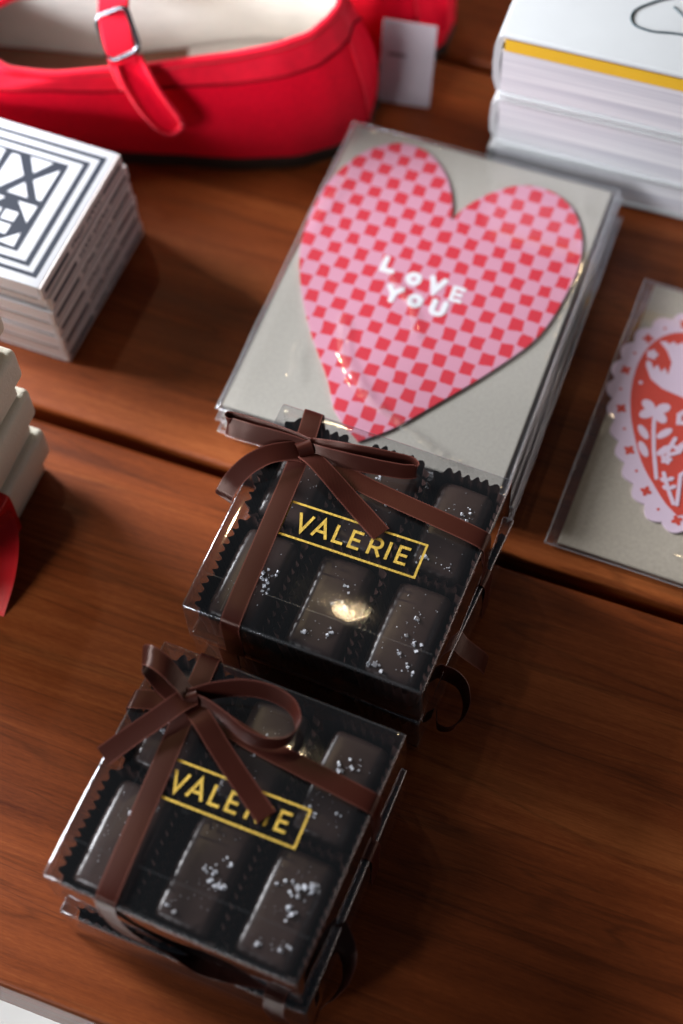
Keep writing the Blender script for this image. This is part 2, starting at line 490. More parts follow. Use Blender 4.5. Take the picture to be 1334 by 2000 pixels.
# ---------------------------------------------------------------- ribbons
def ribbon(name, pts, wdirs, width, mat, parent, thick=0.00022, step=0.0005, picot=0.00011, cut=0.0, closed=False):
    """pts: centre line; wdirs: direction of the width at each of the points"""
    P = [Vector(p) for p in pts]
    m = len(P)
    C = catmull(P, step=step)
    # length parameter to interpolate the width directions
    idx = []
    for i in range(m - 1):
        k = max(2, int((P[i + 1] - P[i]).length / step))
        idx += [i + j / k for j in range(k)]
    idx.append(m - 1)
    D = [Vector(d).normalized() for d in wdirs]
    bm = bmesh.new(); uvl = bm.loops.layers.uv.new('UVMap')
    cols = 4
    rows = []; ln = 0.0; n = len(C)
    for i in range(n):
        a = C[max(0, i - 1)]; b = C[min(n - 1, i + 1)]
        t = (b - a).normalized()
        q = idx[i]; k = min(int(q), m - 2); f = q - k; f = f * f * (3 - 2 * f)
        w = D[k].lerp(D[k + 1], f)
        w = (w - t * w.dot(t)).normalized()
        nn = t.cross(w)
        if i: ln += (C[i] - C[i - 1]).length
        hw = width / 2 + (picot if i % 2 else -picot)
        row = []
        for side in (1, -1):
            for c in range(cols + 1):
                s = -1 + 2 * c / cols
                shift = Vector((0, 0, 0))
                if cut and i >= n - 1 - int(abs(cut) / step):
                    pass
                p = C[i] + w * hw * s + nn * (side * thick / 2 - 0.00012 * (s * s))
                row.append((bm.verts.new(p), s * width / 2, ln))
        rows.append(row)
    nc = cols + 1

    def quad(v):
        f = bm.faces.new([q[0] for q in v])
        for lp, q in zip(f.loops, v): lp[uvl].uv = (q[1], q[2])
    for i in range(n - 1):
        A, B = rows[i], rows[i + 1]
        for c in range(cols):
            quad((A[c], A[c + 1], B[c + 1], B[c]))
            quad((A[nc + c + 1], A[nc + c], B[nc + c], B[nc + c + 1]))
        quad((A[0], B[0], B[nc], A[nc])); quad((A[cols], A[nc + cols], B[nc + cols], B[cols]))
    for A in (rows[0], rows[-1]):
        for c in range(cols): quad((A[c], A[c + 1], A[nc + c + 1], A[nc + c]))
    return finish(name, bm, mat, parent, True, 60)


# ---------------------------------------------------------------- gold lettering strokes (mm, height 7)
def letter(ch):
    H = 7.0
    if ch == 'V': return [[(0, H), (2.45, 0.15), (4.9, H)]], 4.9
    if ch == 'A': return [[(0, 0), (2.6, H - 0.15), (5.2, 0)], [(1.25, 2.3), (3.95, 2.3)]], 5.2
    if ch == 'L': return [[(0, H), (0, 0.42), (3.5, 0.42)]], 3.5
    if ch == 'E': return [[(3.6, H - 0.42), (0, H - 0.42), (0, 0.42), (3.6, 0.42)], [(0.2, H / 2), (3.2, H / 2)]], 3.6
    if ch == 'I': return [[(0, 0), (0, H)]], 0.0
    if ch == 'R':
        arc = [(2.1 + 1.75 * math.cos(a), H - 0.42 - 1.75 + 1.75 * math.sin(a)) for a in [PI / 2 - PI * i / 10 for i in range(11)]]
        return [[(0, 0), (0, H - 0.42)] + arc + [(0.1, H - 3.92)], [(2.0, H - 3.95), (4.1, 0)]], 4.0
    if ch == 'O':
        return [[(2 + 2 * math.cos(2 * PI * i / 20), H / 2 + 2.6 * math.sin(2 * PI * i / 20)) for i in range(21)]], 4
    if ch == 'Y': return [[(0, H), (2, 3.6), (4, H)], [(2, 3.8), (2, 0)]], 4
    if ch == 'U': return [[(0, H), (0, 2.2)] + [(1.9 - 1.9 * math.cos(PI * i / 8), 2.2 - 1.9 * math.sin(PI * i / 8)) for i in range(1, 8)] + [(3.8, 2.2), (3.8, H)]], 3.8


def logo(parent, h):
    bm = bmesh.new(); ZI = [0]

    def put(poly):
        ZI[0] += 1
        z = h + 0.00014 + 0.000004 * (ZI[0] % 9)
        ca, sa = math.cos(math.radians(1.2)), math.sin(math.radians(1.2))
        add_prism(bm, [((x * ca - y * sa + 0.7) * MM, (x * sa + y * ca + 0.6) * MM) for x, y in poly], z - 0.00006, z)
    W_ = 0.95
    x0, x1, y0, y1 = -25.0, 25.2, -6.6, 6.6
    for a, b_ in [((x0, y1), (x1 + .4, y1)), ((x0, y0), (x1 + .4, y0)), ((x1, y0 - .4), (x1, y1 + .4)), ((x0, y0 - .4), (x0, y1 + .4))]:
        put(stroke_poly([a, b_], 0.8))
    xs = [-20.6, -14.2, -6.4, -0.6, 6.4, 13.0, 16.6]
    for ch, x in zip('VALERIE', xs):
        for st in letter(ch)[0]:
            put(stroke_poly([(x + p[0] + .4, p[1] - 3.5) for p in st], 1.05))
    return finish('gold_logo', bm, M['gold'], parent, False)


# ---------------------------------------------------------------- chocolate boxes
BW, BD, BH = 0.0880, 0.0876, 0.0258
CX = [-0.0285, 0.0010, 0.0292]
CY = [0.0215, -0.0212]


def cup_mesh(seed):
    rnd = random.Random(seed)
    bm = bmesh.new()
    hw, hd, rr = 0.0112, 0.0193, 0.0035
    path = []
    for (cx, cy, a0) in [(hw - rr, hd - rr, 0), (-hw + rr, hd - rr, PI / 2), (-hw + rr, -hd + rr, PI), (hw - rr, -hd + rr, 1.5 * PI)]:
        for j in range(7): path.append((cx + rr * math.cos(a0 + PI / 12 * j), cy + rr * math.sin(a0 + PI / 12 * j)))
    P = [Vector((x, y, 0)) for x, y in path]; P.append(P[0].copy())
    out = []
    for i in range(len(P) - 1):
        k = max(1, int((P[i + 1] - P[i]).length / 0.00035))
        for j in range(k): out.append(P[i].lerp(P[i + 1], j / k))
    n = len(out); per = 0.0034
    ln = 0; rows = []
    cents = [(0.0, 0.0012), (0.25, 0.006), (0.6, 0.0110), (0.85, 0.0150), (1.0, 0.0172)]
    h_j = [rnd.uniform(-0.0012, 0.0008) for _ in range(400)]
    for i in range(n):
        t = (out[(i + 1) % n] - out[i - 1]).normalized(); nn = Vector((t.y, -t.x, 0))
        if i: ln += (out[i] - out[i - 1]).length
        ph = ln / per
        s = 0.9 + math.sin(2 * PI * ph)
        row = []
        for f, z in cents:
            amp = 0.00012 + 0.0008 * f
            fl_ = 0.0010 * f * f + (0.0010 * f * noise.noise(Vector((out[i].x * 140 + seed * 7, out[i].y * 140, 3.1))))
            zz = z * (1 + 0.10 * f * noise.noise(Vector((out[i].x * 90 + seed * 3, out[i].y * 90, 1.7))))
            if f == 1.0: zz += 0.0013 * abs(math.sin(PI * ph)) + h_j[int(ph) % 400] * 0.6
            row.append(bm.verts.new((out[i].x + nn.x * (fl_ + amp * s), out[i].y + nn.y * (fl_ + amp * s), zz)))
        rows.append(row)
    for i in range(n):
        A, B = rows[i], rows[(i + 1) % n]
        for k in range(len(cents) - 1): bm.faces.new((A[k], B[k], B[k + 1], A[k + 1]))
    bm.faces.new([r[0] for r in rows])
    return bm


def choc_mesh(seed):
    bm = bmesh.new()
    add_box(bm, (0, 0, 0), (0.0210, 0.0386, 0.0142), 0.0032, 5)
    bmesh.ops.subdivide_edges(bm, edges=[e for e in bm.edges if e.calc_length() > 0.004], cuts=5, use_grid_fill=True)
    for v in bm.verts:
        top = max(0.0, v.co.z / 0.0071)
        n1 = noise.noise(v.co * 110 + Vector((seed * 5.3, 0, 0)))
        n2 = noise.noise(v.co * 45 + Vector((0, seed * 3.3, 0)))
        ex = v.co.x / 0.01065; ey = v.co.y / 0.0198
        v.co.x *= 1 + 0.055 * n2 - 0.06 * top
        v.co.y *= 1 + 0.025 * n2 - 0.02 * top
        if top > 0.5: v.co.z += 0.00030 * n1 + 0.0004 * n2 - 0.0006 * (ex * ex) - 0.0005 * ey * ey
    return bm


def salt_mesh(clusters, seed):
    rnd = random.Random(seed); bm = bmesh.new()

    def flake(x, y, s):
        z = 0.0073 + s * 0.18 - 0.0007 * (x / 0.009) ** 2 - 0.0005 * (y / 0.018) ** 2
        r = bmesh.ops.create_cube(bm, size=1.0)['verts']
        for v in r: v.co = Vector((v.co.x * rnd.uniform(.5, 1.1), v.co.y * rnd.uniform(.5, 1.1), v.co.z * rnd.uniform(.35, .85)))
        rot = Matrix.Rotation(rnd.uniform(0, PI), 3, 'Z') @ Matrix.Rotation(rnd.uniform(-.7, .7), 3, 'X') @ Matrix.Rotation(rnd.uniform(-.7, .7), 3, 'Y')
        for v in r: v.co = rot @ v.co * s + Vector((x, y, z))
    for cx, cy, n, sp, s in clusters:
        for _ in range(int(n * 1.7)):
            x = max(-.0078, min(.0078, cx * MM + rnd.gauss(0, sp * 1.2 * MM)))
            y = max(-.0165, min(.0165, cy * MM + rnd.gauss(0, sp * MM)))
            flake(x, y, max(.28, rnd.gauss(s * .74, s * 0.36)) * MM)
    for _ in range(34): flake(rnd.uniform(-.0075, .0075), rnd.uniform(-.016, .016), rnd.uniform(.14, .34) * MM)
    return bm


SAG = 0.0012


def sag(x, y):
    return SAG * max(0.0, 1 - (y / (BD / 2)) ** 2)


def bow_up(o):
    for v in o.data.vertices:
        if v.co.z > BH - 0.0008: v.co.z += sag(v.co.x, v.co.y)
    return o


def lid_mesh(seed, bowed):
    """closed clear carton with softly rounded edges and slightly bowed panels"""
    bm = bmesh.new()
    add_box(bm, (0, 0, BH / 2), (BW, BD, BH), 0.0009, 3)
    bmesh.ops.subdivide_edges(bm, edges=[e for e in bm.edges if e.calc_length() > 0.02], cuts=16, use_grid_fill=True)
    for f in bm.faces:
        q = f.calc_center_median()
        if sum((abs(q.x) > BW / 2 - .0009, abs(q.y) > BD / 2 - .0009, abs(q.z - BH / 2) > BH / 2 - .0009)) >= 2: f.material_index = 1
    for v in bm.verts:
        fx = max(0.0, 1 - (v.co.x / (BW / 2)) ** 2); fy = max(0.0, 1 - (v.co.y / (BD / 2)) ** 2)
        n = noise.noise(v.co * 28 + Vector((seed * 3.7, 0, 0)))
        topz = v.co.z > BH - 0.0001
        hz = max(0.0, 1 - ((v.co.z - BH / 2) / (BH / 2)) ** 2)
        if bowed: v.co.z += sag(v.co.x, v.co.y) * (v.co.z / BH) ** 3
        if topz: v.co.z += 0.00012 * n * fx * fy
        if abs(v.co.x) > BW / 2 - 0.0001: v.co.x += math.copysign(0.0006 * fy * hz, v.co.x) + 0.0005 * n * hz
        if abs(v.co.y) > BD / 2 - 0.0001: v.co.y += math.copysign(0.0005 * fx * hz, v.co.y) + 0.0005 * n * hz
    return bm


def choc_box(label, x, y, z, rot, seed, loops, vx, hy, logo_on=True):
    r = empty('chocolate_box', (x, y, z), rot)
    tag(r, label, 'chocolate box', 'clear chocolate boxes tied with brown ribbon')
    lid = finish('clear_lid', lid_mesh(seed, logo_on), [M['acetate'], M['fold']], r, True, 50)
    bm = bmesh.new()
    add_box(bm, (0, -0.0295, BH + 0.00008), (BW - 0.004, 0.00016, 0.00006))
    add_box(bm, (-BW / 2 + 0.0135, 0, BH + 0.00008), (0.00016, BD - 0.006, 0.00006))
    for yy in (-BD / 2 + .0135, BD / 2 - .0135):
        for xx in (-BW / 2 - .00012, BW / 2 + .00012): add_box(bm, (xx, yy, BH / 2), (0.00006, 0.00020, BH - 0.004))
    for xx in (-BW / 2 + .012,): add_box(bm, (xx, -BD / 2 - .00012, BH / 2), (0.00020, 0.00006, BH - 0.004))
    sm = finish('fold_line', bm, M['fold'], lid, False)
    if logo_on: bow_up(sm)
    if logo_on: bow_up(logo(lid, BH + 0.0001))
    fit = bow_up if logo_on else (lambda q: q)
    box('base_card', (0, 0, 0.0011), (BW - 0.0022, BD - 0.0022, 0.0009), M['pad'], r, 0.0002, 1)
    for j, cy in enumerate(CY):
        for i, cx in enumerate(CX):
            c = finish('paper_cup', cup_mesh(seed * 10 + j * 3 + i), M['cup'], r, True, 70)
            c.location = (cx, cy, 0.0012)
    e = 0.00032; hx, hyy = BW / 2 + e + .0004, BD / 2 + e + .0004; T = BH + e + 0.0006; B_ = 0.00015
    (xb, xk, xf), (yl, yk, yr) = vx, hy
    rb = empty('ribbon', (0, 0, 0), 0, r)
    X = (1, 0, 0); Y = (0, 1, 0); w = 0.0071
    loops_front = loops.get('front')
    back = [(xb, hyy, B_ + .002), (xb, hyy, 0.013), (xb, hyy, T - .0016), (xb + .0001, hyy - .0012, T)]
    mid = [(xb + (xk - xb) * .5, (hyy + yk) / 2, T + .0002), (xk, yk, T + .0006), (xk + (xf - xk) * .5, (yk - hyy) / 2, T), (xf, -hyy + .0012, T)]
    front = loops_front or [(xf, -hyy, T - .0016), (xf, -hyy, 0.013), (xf, -hyy, B_ + .002)]
    p = back + mid + front
    fit(ribbon('band', p, [X] * len(p), w, M['brown_ribbon'], rb))
    p = [(-hx, yl, B_ + .002), (-hx, yl, .013), (-hx, yl, T - .0016), (-hx + .0012, yl, T + .0002), ((xk - hx) / 2, (yl + yk) / 2, T + .0006), (xk, yk, T + .0009),
         (0, yk + (yr - yk) * .45, T + .0005), (hx - .0012, yr, T + .0002), (hx, yr, T - .0016), (hx, yr - .0006, .013), (hx, yr - .001, B_ + .002)]
    fit(ribbon('band', p, [Y] * len(p), w * .97, M['brown_ribbon'], rb))
    for nm, pts, wd in loops['bow']:
        fit(ribbon(nm, [(a * MM, b * MM, BH + c * MM) for a, b, c in pts], wd, w, M['brown_ribbon'], rb))
    # knot: a short ribbon wrapped over the crossing
    kx, ky = loops['knot'][:2]; ax = Vector(loops['knot'][2]).normalized(); tn = Vector((-ax.y, ax.x, 0))
    kp = [Vector((kx * MM, ky * MM, BH)) + tn * (a * MM) + Vector((0, 0, b * MM)) for a, b in
          [(-2.6, 1.2), (-3.3, 3.2), (-2.2, 5.6), (0.2, 6.6), (2.4, 5.4), (3.3, 3.1), (2.4, 1.2)]]
    fit(ribbon('knot', kp, [ax] * 7, 0.0054, M['brown_ribbon'], rb, picot=0.0))
    return r


# local bow shapes in mm, z above the lid
UPW = (-0.10, 0.66, 0.75)
upper_bow = {
    'knot': (-28, 26.2, (0.75, 0.75, 0.1)),
    'bow': [
        ('loop', [(-27, 27, 4.5), (-33, 27.2, 5.2), (-44, 27.0, 5.9), (-53, 26.4, 6.1), (-57.0, 25.6, 6.2), (-56.4, 24.0, 6.2), (-50, 23.8, 6.1), (-40, 24.8, 5.6), (-32, 25.6, 4.8), (-27, 25.8, 4)],
         [UPW, UPW, UPW, UPW, (-.2, .62, .75), (-.2, .62, .75), UPW, UPW, UPW, UPW]),
        ('loop', [(-27, 27.2, 4), (-20, 28.4, 4.8), (-8, 30.6, 5.4), (4, 32.6, 5.6), (10.5, 33.0, 5.6), (12.4, 31.6, 5.5), (9.5, 30.0, 5.3), (2, 28.6, 5.0), (-8, 27.2, 4.6), (-18, 26.2, 4.0), (-26, 25.6, 3.6)],
         [(0, .8, .6), (0, .75, .65), (0, .5, .85), (0, .35, .95), (.1, .3, .95), (.1, .3, .95), (.1, .3, .95), (0, .3, .95), (0, .4, .9), (0, .5, .8), (0, .6, .7)]),
        ('tail', [(-28, 25.4, 4), (-32, 22.6, 5.4), (-38, 18, 6.2), (-43, 12.2, 5.2), (-46.4, 5.6, 2.6), (-48.2, 0.2, -1.4)],
         [(-.6, .8, .3), (-.62, .75, .3), (-.75, .6, .25), (-.85, .45, .25), (-.93, .3, .2), (-.95, .25, .1)]),
        ('tail', [(-27, 25, 3.6), (-22, 22.6, 4.8), (-15, 18.8, 4.6), (-6, 14, 2.8), (2, 9.8, 1.6), (9.6, 5.6, 1.1)],
         [(.5, .8, -.2), (.5, .82, -.25), (.5, .85, -.2), (.5, .86, -.1), (.48, .87, 0), (.46, .88, 0)]),
    ]}
LW = (0.42, -0.90, 0.05)
lower_bow = {
    'knot': (-25.5, 26.2, (0.8, 0.6, 0.1)),
    'front': [(-0.0214, -BD / 2 - .0006, BH - .0012), (-0.0204, -BD / 2 - .0018, 0.017), (-0.0150, -BD / 2 - .0028, 0.0075), (-0.002, -BD / 2 - .0024, .0026), (0.016, -BD / 2 - .0006, .0010), (0.034, -BD / 2 + .004, 0.0006)],
    'bow': [
        ('loop', [(-26, 27.2, 5), (-31, 29.4, 8.6), (-37, 31.6, 11), (-42.5, 32.8, 10.6), (-45.6, 33, 7.6), (-44.6, 32.2, 4.0), (-40, 30, 2.2), (-33, 27, 1.9), (-27, 25.8, 2.6)],
         [LW] * 9),
        ('loop', [(-25, 27.4, 4), (-18, 31.8, 6), (-9, 35.6, 7.6), (0, 37, 7.8), (7.4, 35.4, 7.4), (11.4, 30.6, 7), (10.6, 25, 6.6), (5.4, 21.4, 6), (-2, 21.2, 5.4), (-11, 23.8, 4.8), (-19, 25.6, 4.2), (-24.5, 26, 3.6)],
         [(.2, .5, .85), (.1, .5, .85), (0, .5, .86), (0, .45, .88), (.1, .4, .9), (.2, .3, .92), (.2, .2, .95), (.1, .2, .96), (0, .3, .95), (0, .4, .9), (0, .5, .85), (.2, .5, .85)]),
        ('tail', [(-24.6, 27, 5.6), (-27.5, 22.4, 6.4), (-32, 15, 5.4), (-37.5, 6.4, 4.2), (-42.6, -2.4, 3.4)],
         [(-.8, .55, .1), (-.83, .52, .1), (-.85, .5, .1), (-.86, .5, .1), (-.86, .5, .1)]),
        ('tail', [(-24.4, 24.6, 3.4), (-19, 21.6, 4.6), (-11, 16, 3.8), (-1, 9.4, 2.4), (7, 4.4, 1.5), (14, 0, 1.2)],
         [(.55, .8, -.1), (.55, .82, -.1), (.55, .83, -.1), (.54, .84, 0), (.53, .85, 0), (.53, .85, 0)]),
    ]}
# bows pressed flat under the box above, their loose ends poking out at the right
squashed_u = {
    'knot': (-20, 20, (0.75, 0.75, 0.1)),
    'bow': [
        ('tail', [(42, -8, .2), (45.5, -9, -3), (49.5, -8, -9), (52.5, -6.5, -15), (54, -5.5, -20)], [(.1, .9, .1), (0, .95, .1), (-.1, .98, .1), (-.1, 1, 0), (-.1, 1, 0)]),
        ('loop', [(42, -23, .2), (46.5, -21, -4), (51, -21.5, -8), (54, -25, -11), (54.4, -30, -14), (51.5, -34, -17), (47.5, -34, -19), (45, -30, -20)], [(.1, .4, .9), (.1, .3, .95), (.2, .2, .95), (.3, .1, .95), (.3, 0, .95), (.2, -.1, .95), (.1, -.1, .95), (0, 0, 1)]),
    ]}
squashed_l = {
    'knot': (-20, 20, (0.75, 0.75, 0.1)),
    'front': [(0.033, -BD / 2 - .0004, BH - .001), (0.0332, -BD / 2 - .0022, .0185), (0.036, -BD / 2 - .003, .0125)],
    'bow': [
        ('loop', [(42, -14, .4), (45.5, -17, -3), (48.5, -21, -8), (49.5, -26, -13), (48, -31, -18), (45.5, -35, -22)], [(.3, .8, .5), (.2, .7, .6), (.2, .5, .8), (.3, .3, .9), (.3, .3, .9), (.3, .3, .9)]),
    ]}
GAP = 0.0005
UX, UY, UR = 0.00203, 0.27239, -0.4565
LX, LY, LR = -0.04305, 0.18124, -0.4704
choc_box('clear chocolate box beneath the upper box, only its right side in view', 0.0032, 0.2728, 0.0002, -0.495, 3, squashed_u,
         (-.0300, -.0295, -.0290), (.018, .0175, .017), False)
choc_box('clear box of salted chocolates in sharp focus against the checked heart card', UX, UY, BH + GAP, UR, 1, upper_bow,
         (-.0318, -.0290, -.0255), (.0190, .0250, .0162))
choc_box('clear chocolate box flat on the table beneath the nearest box', -0.0427, 0.1779, 0.0002, -0.456, 4, squashed_l,
         (.0300, .0310, .0328), (.014, .0135, .013), False)
choc_box('clear box of salted chocolates nearest the camera, round ribbon loop on top', LX, LY, BH + GAP, LR, 2, lower_bow,
         (-.0268, -.0256, -.0214), (.0200, .0252, .0172))

colname = ['left', 'middle', 'right']
rowname = ['back', 'front']
salt_u = {
    (0, 0): [(0, 6, 3, 3, .8)], (1, 0): [(-3, 12, 5, 2, .9), (6, 2, 3, 1.5, .8)], (2, 0): [(2, 2, 12, 2.4, 1.15), (4, 8, 3, 1.5, .9), (6, 2, 3, .8, 1.3), (-4, -14, 3, 1, 1.3), (4, -15, 3, 1, .9)],
    (0, 1): [(6, 3, 10, 1.8, 1.35), (6, -2, 5, 1.3, 1.3)], (1, 1): [(3, 8, 3, 1.0, 1.0), (3, 1, 4, 1.2, 1.1), (4, -10, 3, .7, .9), (-4, -13, 3, .7, .9)],
    (2, 1): [(2, 6, 2, .7, .9), (4, -3, 5, 1, 1.4), (1, -9, 3, .9, 1.0), (-5, -14, 4, 1.1, 1.3), (5, -13, 4, 1, 1.1)]}
salt_l = {
    (0, 0): [(-2, 0, 7, 1.8, 1.2), (-4, -5, 3, 1, 1.3)], (1, 0): [(0, 3, 3, 2, .9), (-4, -12, 3, 1.2, 1.1)], (2, 0): [(-3, 4, 6, 2.2, 1.0), (3, 8, 3, 1, 1.2), (-4, -11, 4, 1.4, 1.2), (3, -9, 2, .6, 1.0)],
    (0, 1): [(0, 8, 6, 1.2, 1.2), (3, 0, 3, .8, 1.1)], (1, 1): [(2, 0, 12, 2.2, 1.4), (6, 6, 4, 1, 1.2), (-4, -14, 4, 1.0, 1.3)],
    (2, 1): [(0, 5, 8, 2.2, 1.5), (5, 8, 6, 1.2, 1.4), (2, -1, 5, 1.2, 1.3), (5, -12, 4, 1.2, 1.5), (-3, -14, 3, .8, 1.4)]}
look = {('u', 0, 0): 'behind the bow knot', ('u', 1, 0): 'under the right bow loop', ('u', 2, 0): 'salt cluster on it',
        ('u', 0, 1): 'beside the ribbon', ('u', 1, 1): 'below the gold letters', ('u', 2, 1): 'below the gold frame end',
        ('l', 0, 0): 'under the left ribbon tail', ('l', 1, 0): 'under the round ribbon loop', ('l', 2, 0): 'crossed by ribbon',
        ('l', 0, 1): 'at the front left corner', ('l', 1, 1): 'salt cluster at its centre', ('l', 2, 1): 'with largest salt flakes'}
for key, (bx, by, br, salts, where) in {'u': (UX, UY, UR, salt_u, 'sharp upper box'), 'l': (LX, LY, LR, salt_l, 'nearest box')}.items():
    for j in range(2):
        for i in range(3):
            ca, sa = math.cos(br), math.sin(br)
            lx, ly = CX[i], CY[j]
            sd = (1 if key == 'u' else 7) + j * 3 + i
            c = finish('chocolate', choc_mesh(sd), M['choc'], None, True, 60)
            c.location = (bx + ca * lx - sa * ly, by + sa * lx + ca * ly, BH + GAP + 0.0022 + 0.0071 + 0.0012)
            c.rotation_euler = (0, 0, br + random.uniform(-.03, .03))
            tag(c, 'chocolate at %s %s of the %s, %s' % (rowname[j], colname[i], where, look[(key, i, j)]), 'chocolate', 'salted chocolates in the clear boxes')
            s = finish('salt_flakes', salt_mesh(salts[(i, j)], sd * 13), M['salt'], c, False)
            s['kind'] = 'stuff'

# ---------------------------------------------------------------- checked heart card stack
HX, HY, HR = 0.03896, 0.39700, -0.4217


def sleeve_mesh(w, l, t, seed, creases=(), nx=70, ny=90):
    """flat clear bag: bumpy top sheet, flat bottom, pinched rim"""
    bm = bmesh.new(); fl_set = set()

    def sheet(top):
        g = []
        for j in range(ny + 1):
            row = []
            for i in range(nx + 1):
                x = -w / 2 + w * i / nx; y = -l / 2 + l * j / ny
                ed = min(1.0, min(w / 2 - abs(x), l / 2 - abs(y)) / 0.003)
                ed = ed * (2 - ed)
                hot = False
                z = t / 2 + (t / 2 - 0.00008) * ed if top else t / 2 - (t / 2 - .00008) * ed
                if top:
                    z += 0.00022 * ed * noise.noise(Vector((x * 30 + seed, y * 30, 0.3)))
                    for pts, hgt, wd in creases:
                        if not (min(p[0] for p in pts) - 6 < x / MM < max(p[0] for p in pts) + 6 and min(p[1] for p in pts) - 6 < y / MM < max(p[1] for p in pts) + 6): continue
                        dm = 1
                        for k in range(len(pts) - 1):
                            a = Vector(pts[k]) * MM; b_ = Vector(pts[k + 1]) * MM; q = Vector((x, y))
                            u = max(0, min(1, (q - a).dot(b_ - a) / max(1e-12, (b_ - a).length_squared)))
                            dm = min(dm, (q - a - (b_ - a) * u).length)
                        z += hgt * (1 + 0.7 * noise.noise(Vector((x * 260, y * 260, seed)))) * math.exp(-(dm / wd) ** 2)
                        if dm < wd * 0.85 and hgt > 0.00026 and ed > 0.95: hot = True
                row.append(bm.verts.new((x, y, z)))
                if hot: fl_set.add(row[-1])
            g.append(row)
        for j in range(ny):
            for i in range(nx): bm.faces.new((g[j][i], g[j][i + 1], g[j + 1][i + 1], g[j + 1][i]))
        return g
    a = sheet(True)
    nx_, ny_ = nx, ny
    b_ = sheet(False)
    rim = lambda g: [g[0][i] for i in range(nx_)] + [g[j][nx_] for j in range(ny_)] + [g[ny_][i] for i in range(nx_, 0, -1)] + [g[j][0] for j in range(ny_, 0, -1)]
    ra, rb = rim(a), rim(b_)
    for i in range(len(ra)):
        bm.faces.new((ra[i], ra[(i + 1) % len(ra)], rb[(i + 1) % len(rb)], rb[i]))
    # heat-sealed side seams and the folded ends
    if creases:
        for f in bm.faces:
            if all(v in fl_set for v in f.verts): f.material_index = 2
    nf = len(bm.faces)
    q = lambda x, y: Vector((x + 0.0003 * noise.noise(Vector((x * 60, y * 60, seed))), y, t / 2 + 0.0004 * noise.noise(Vector((x * 40, y * 40, seed + 5)))))
    for sx in (-1, 1):
        tube(bm, [q(sx * (w / 2 - .0002), -l / 2 + l * i / 40) for i in range(41)], 0.00034, 6)
    for sy in (-1, 1):
        tube(bm, [q(-w / 2 + w * i / 40, sy * (l / 2 - .0001)) for i in range(41)], 0.00022, 6)
    bm.faces.ensure_lookup_table()
    for f in bm.faces[nf:]: f.material_index = 1
    return bm


heart_pts = [(-1.3, -72.2), (-14.2, -62.5), (-21.9, -50.3), (-37.1, -30.2), (-48, -12), (-54.6, 4.0), (-57.6, 21.6), (-56.4, 41.9), (-50.1, 58.2), (-43.4, 66.2), (-34, 70.9), (-22.6, 69.6), (-11.4, 60.4), (-4.6, 48), (-2.0, 38.7)]
heart_r = [(1.4, 47.5), (8.8, 57.6), (18.7, 65.2), (30.7, 66.8), (42.0, 61.4), (49.8, 49.8), (53.4, 36), (52.9, 20), (48.6, -3.6), (36.5, -25.0), (21.0, -46.7), (8.4, -63.2)]


def closed_curve(left, right):
    a = catmull([(*p, 0) for p in left], n=5); b = catmull([(*p, 0) for p in [left[-1]] + right + [left[0]]], n=5)
    return [(v.x * MM, v.y * MM) for v in a[:-1] + b[:-1]]


HP = closed_curve(heart_pts, heart_r)
crease = [([(-27, -22), (-25.0, -28.2), (-21.0, -37.1), (-13.1, -45.7), (-1.2, -55.1), (13.3, -61.0), (27.6, -66.7), (36, -69)], 0.00032, 0.0022),
          ([(-24.0, -25), (-21.6, -34), (-15.6, -42.6), (-5, -52), (8, -58.6), (22, -64), (33, -67.4)], 0.00022, 0.0012),
          ([(-14, -46.4), (-2, -56), (12.6, -62), (26, -67.6)], 0.00030, 0.0014),
          ([(-16.8, 5), (-7.0, -3.7), (-2.1, -8.6), (1.3, -15.2), (2, -19)], 0.00028, 0.0019),
          ([(-36.3, -52), (-36.8, -47.7), (-38.9, -43.3), (-39, -38)], 0.00030, 0.0021),
          ([(-55, 20), (-52, 40), (-50, 50)], 0.0004, 0.0012),
          ([(40, 72), (52, 40), (54, 0), (53, -60)], 0.00025, 0.002),
          ([(-48, 73), (-30, 73.5), (-10, 74)], 0.0004, 0.0012)]
ordn = ['', 'second', 'third', 'fourth', 'fifth', 'sixth', 'seventh', 'eighth']
TH = 0.0024
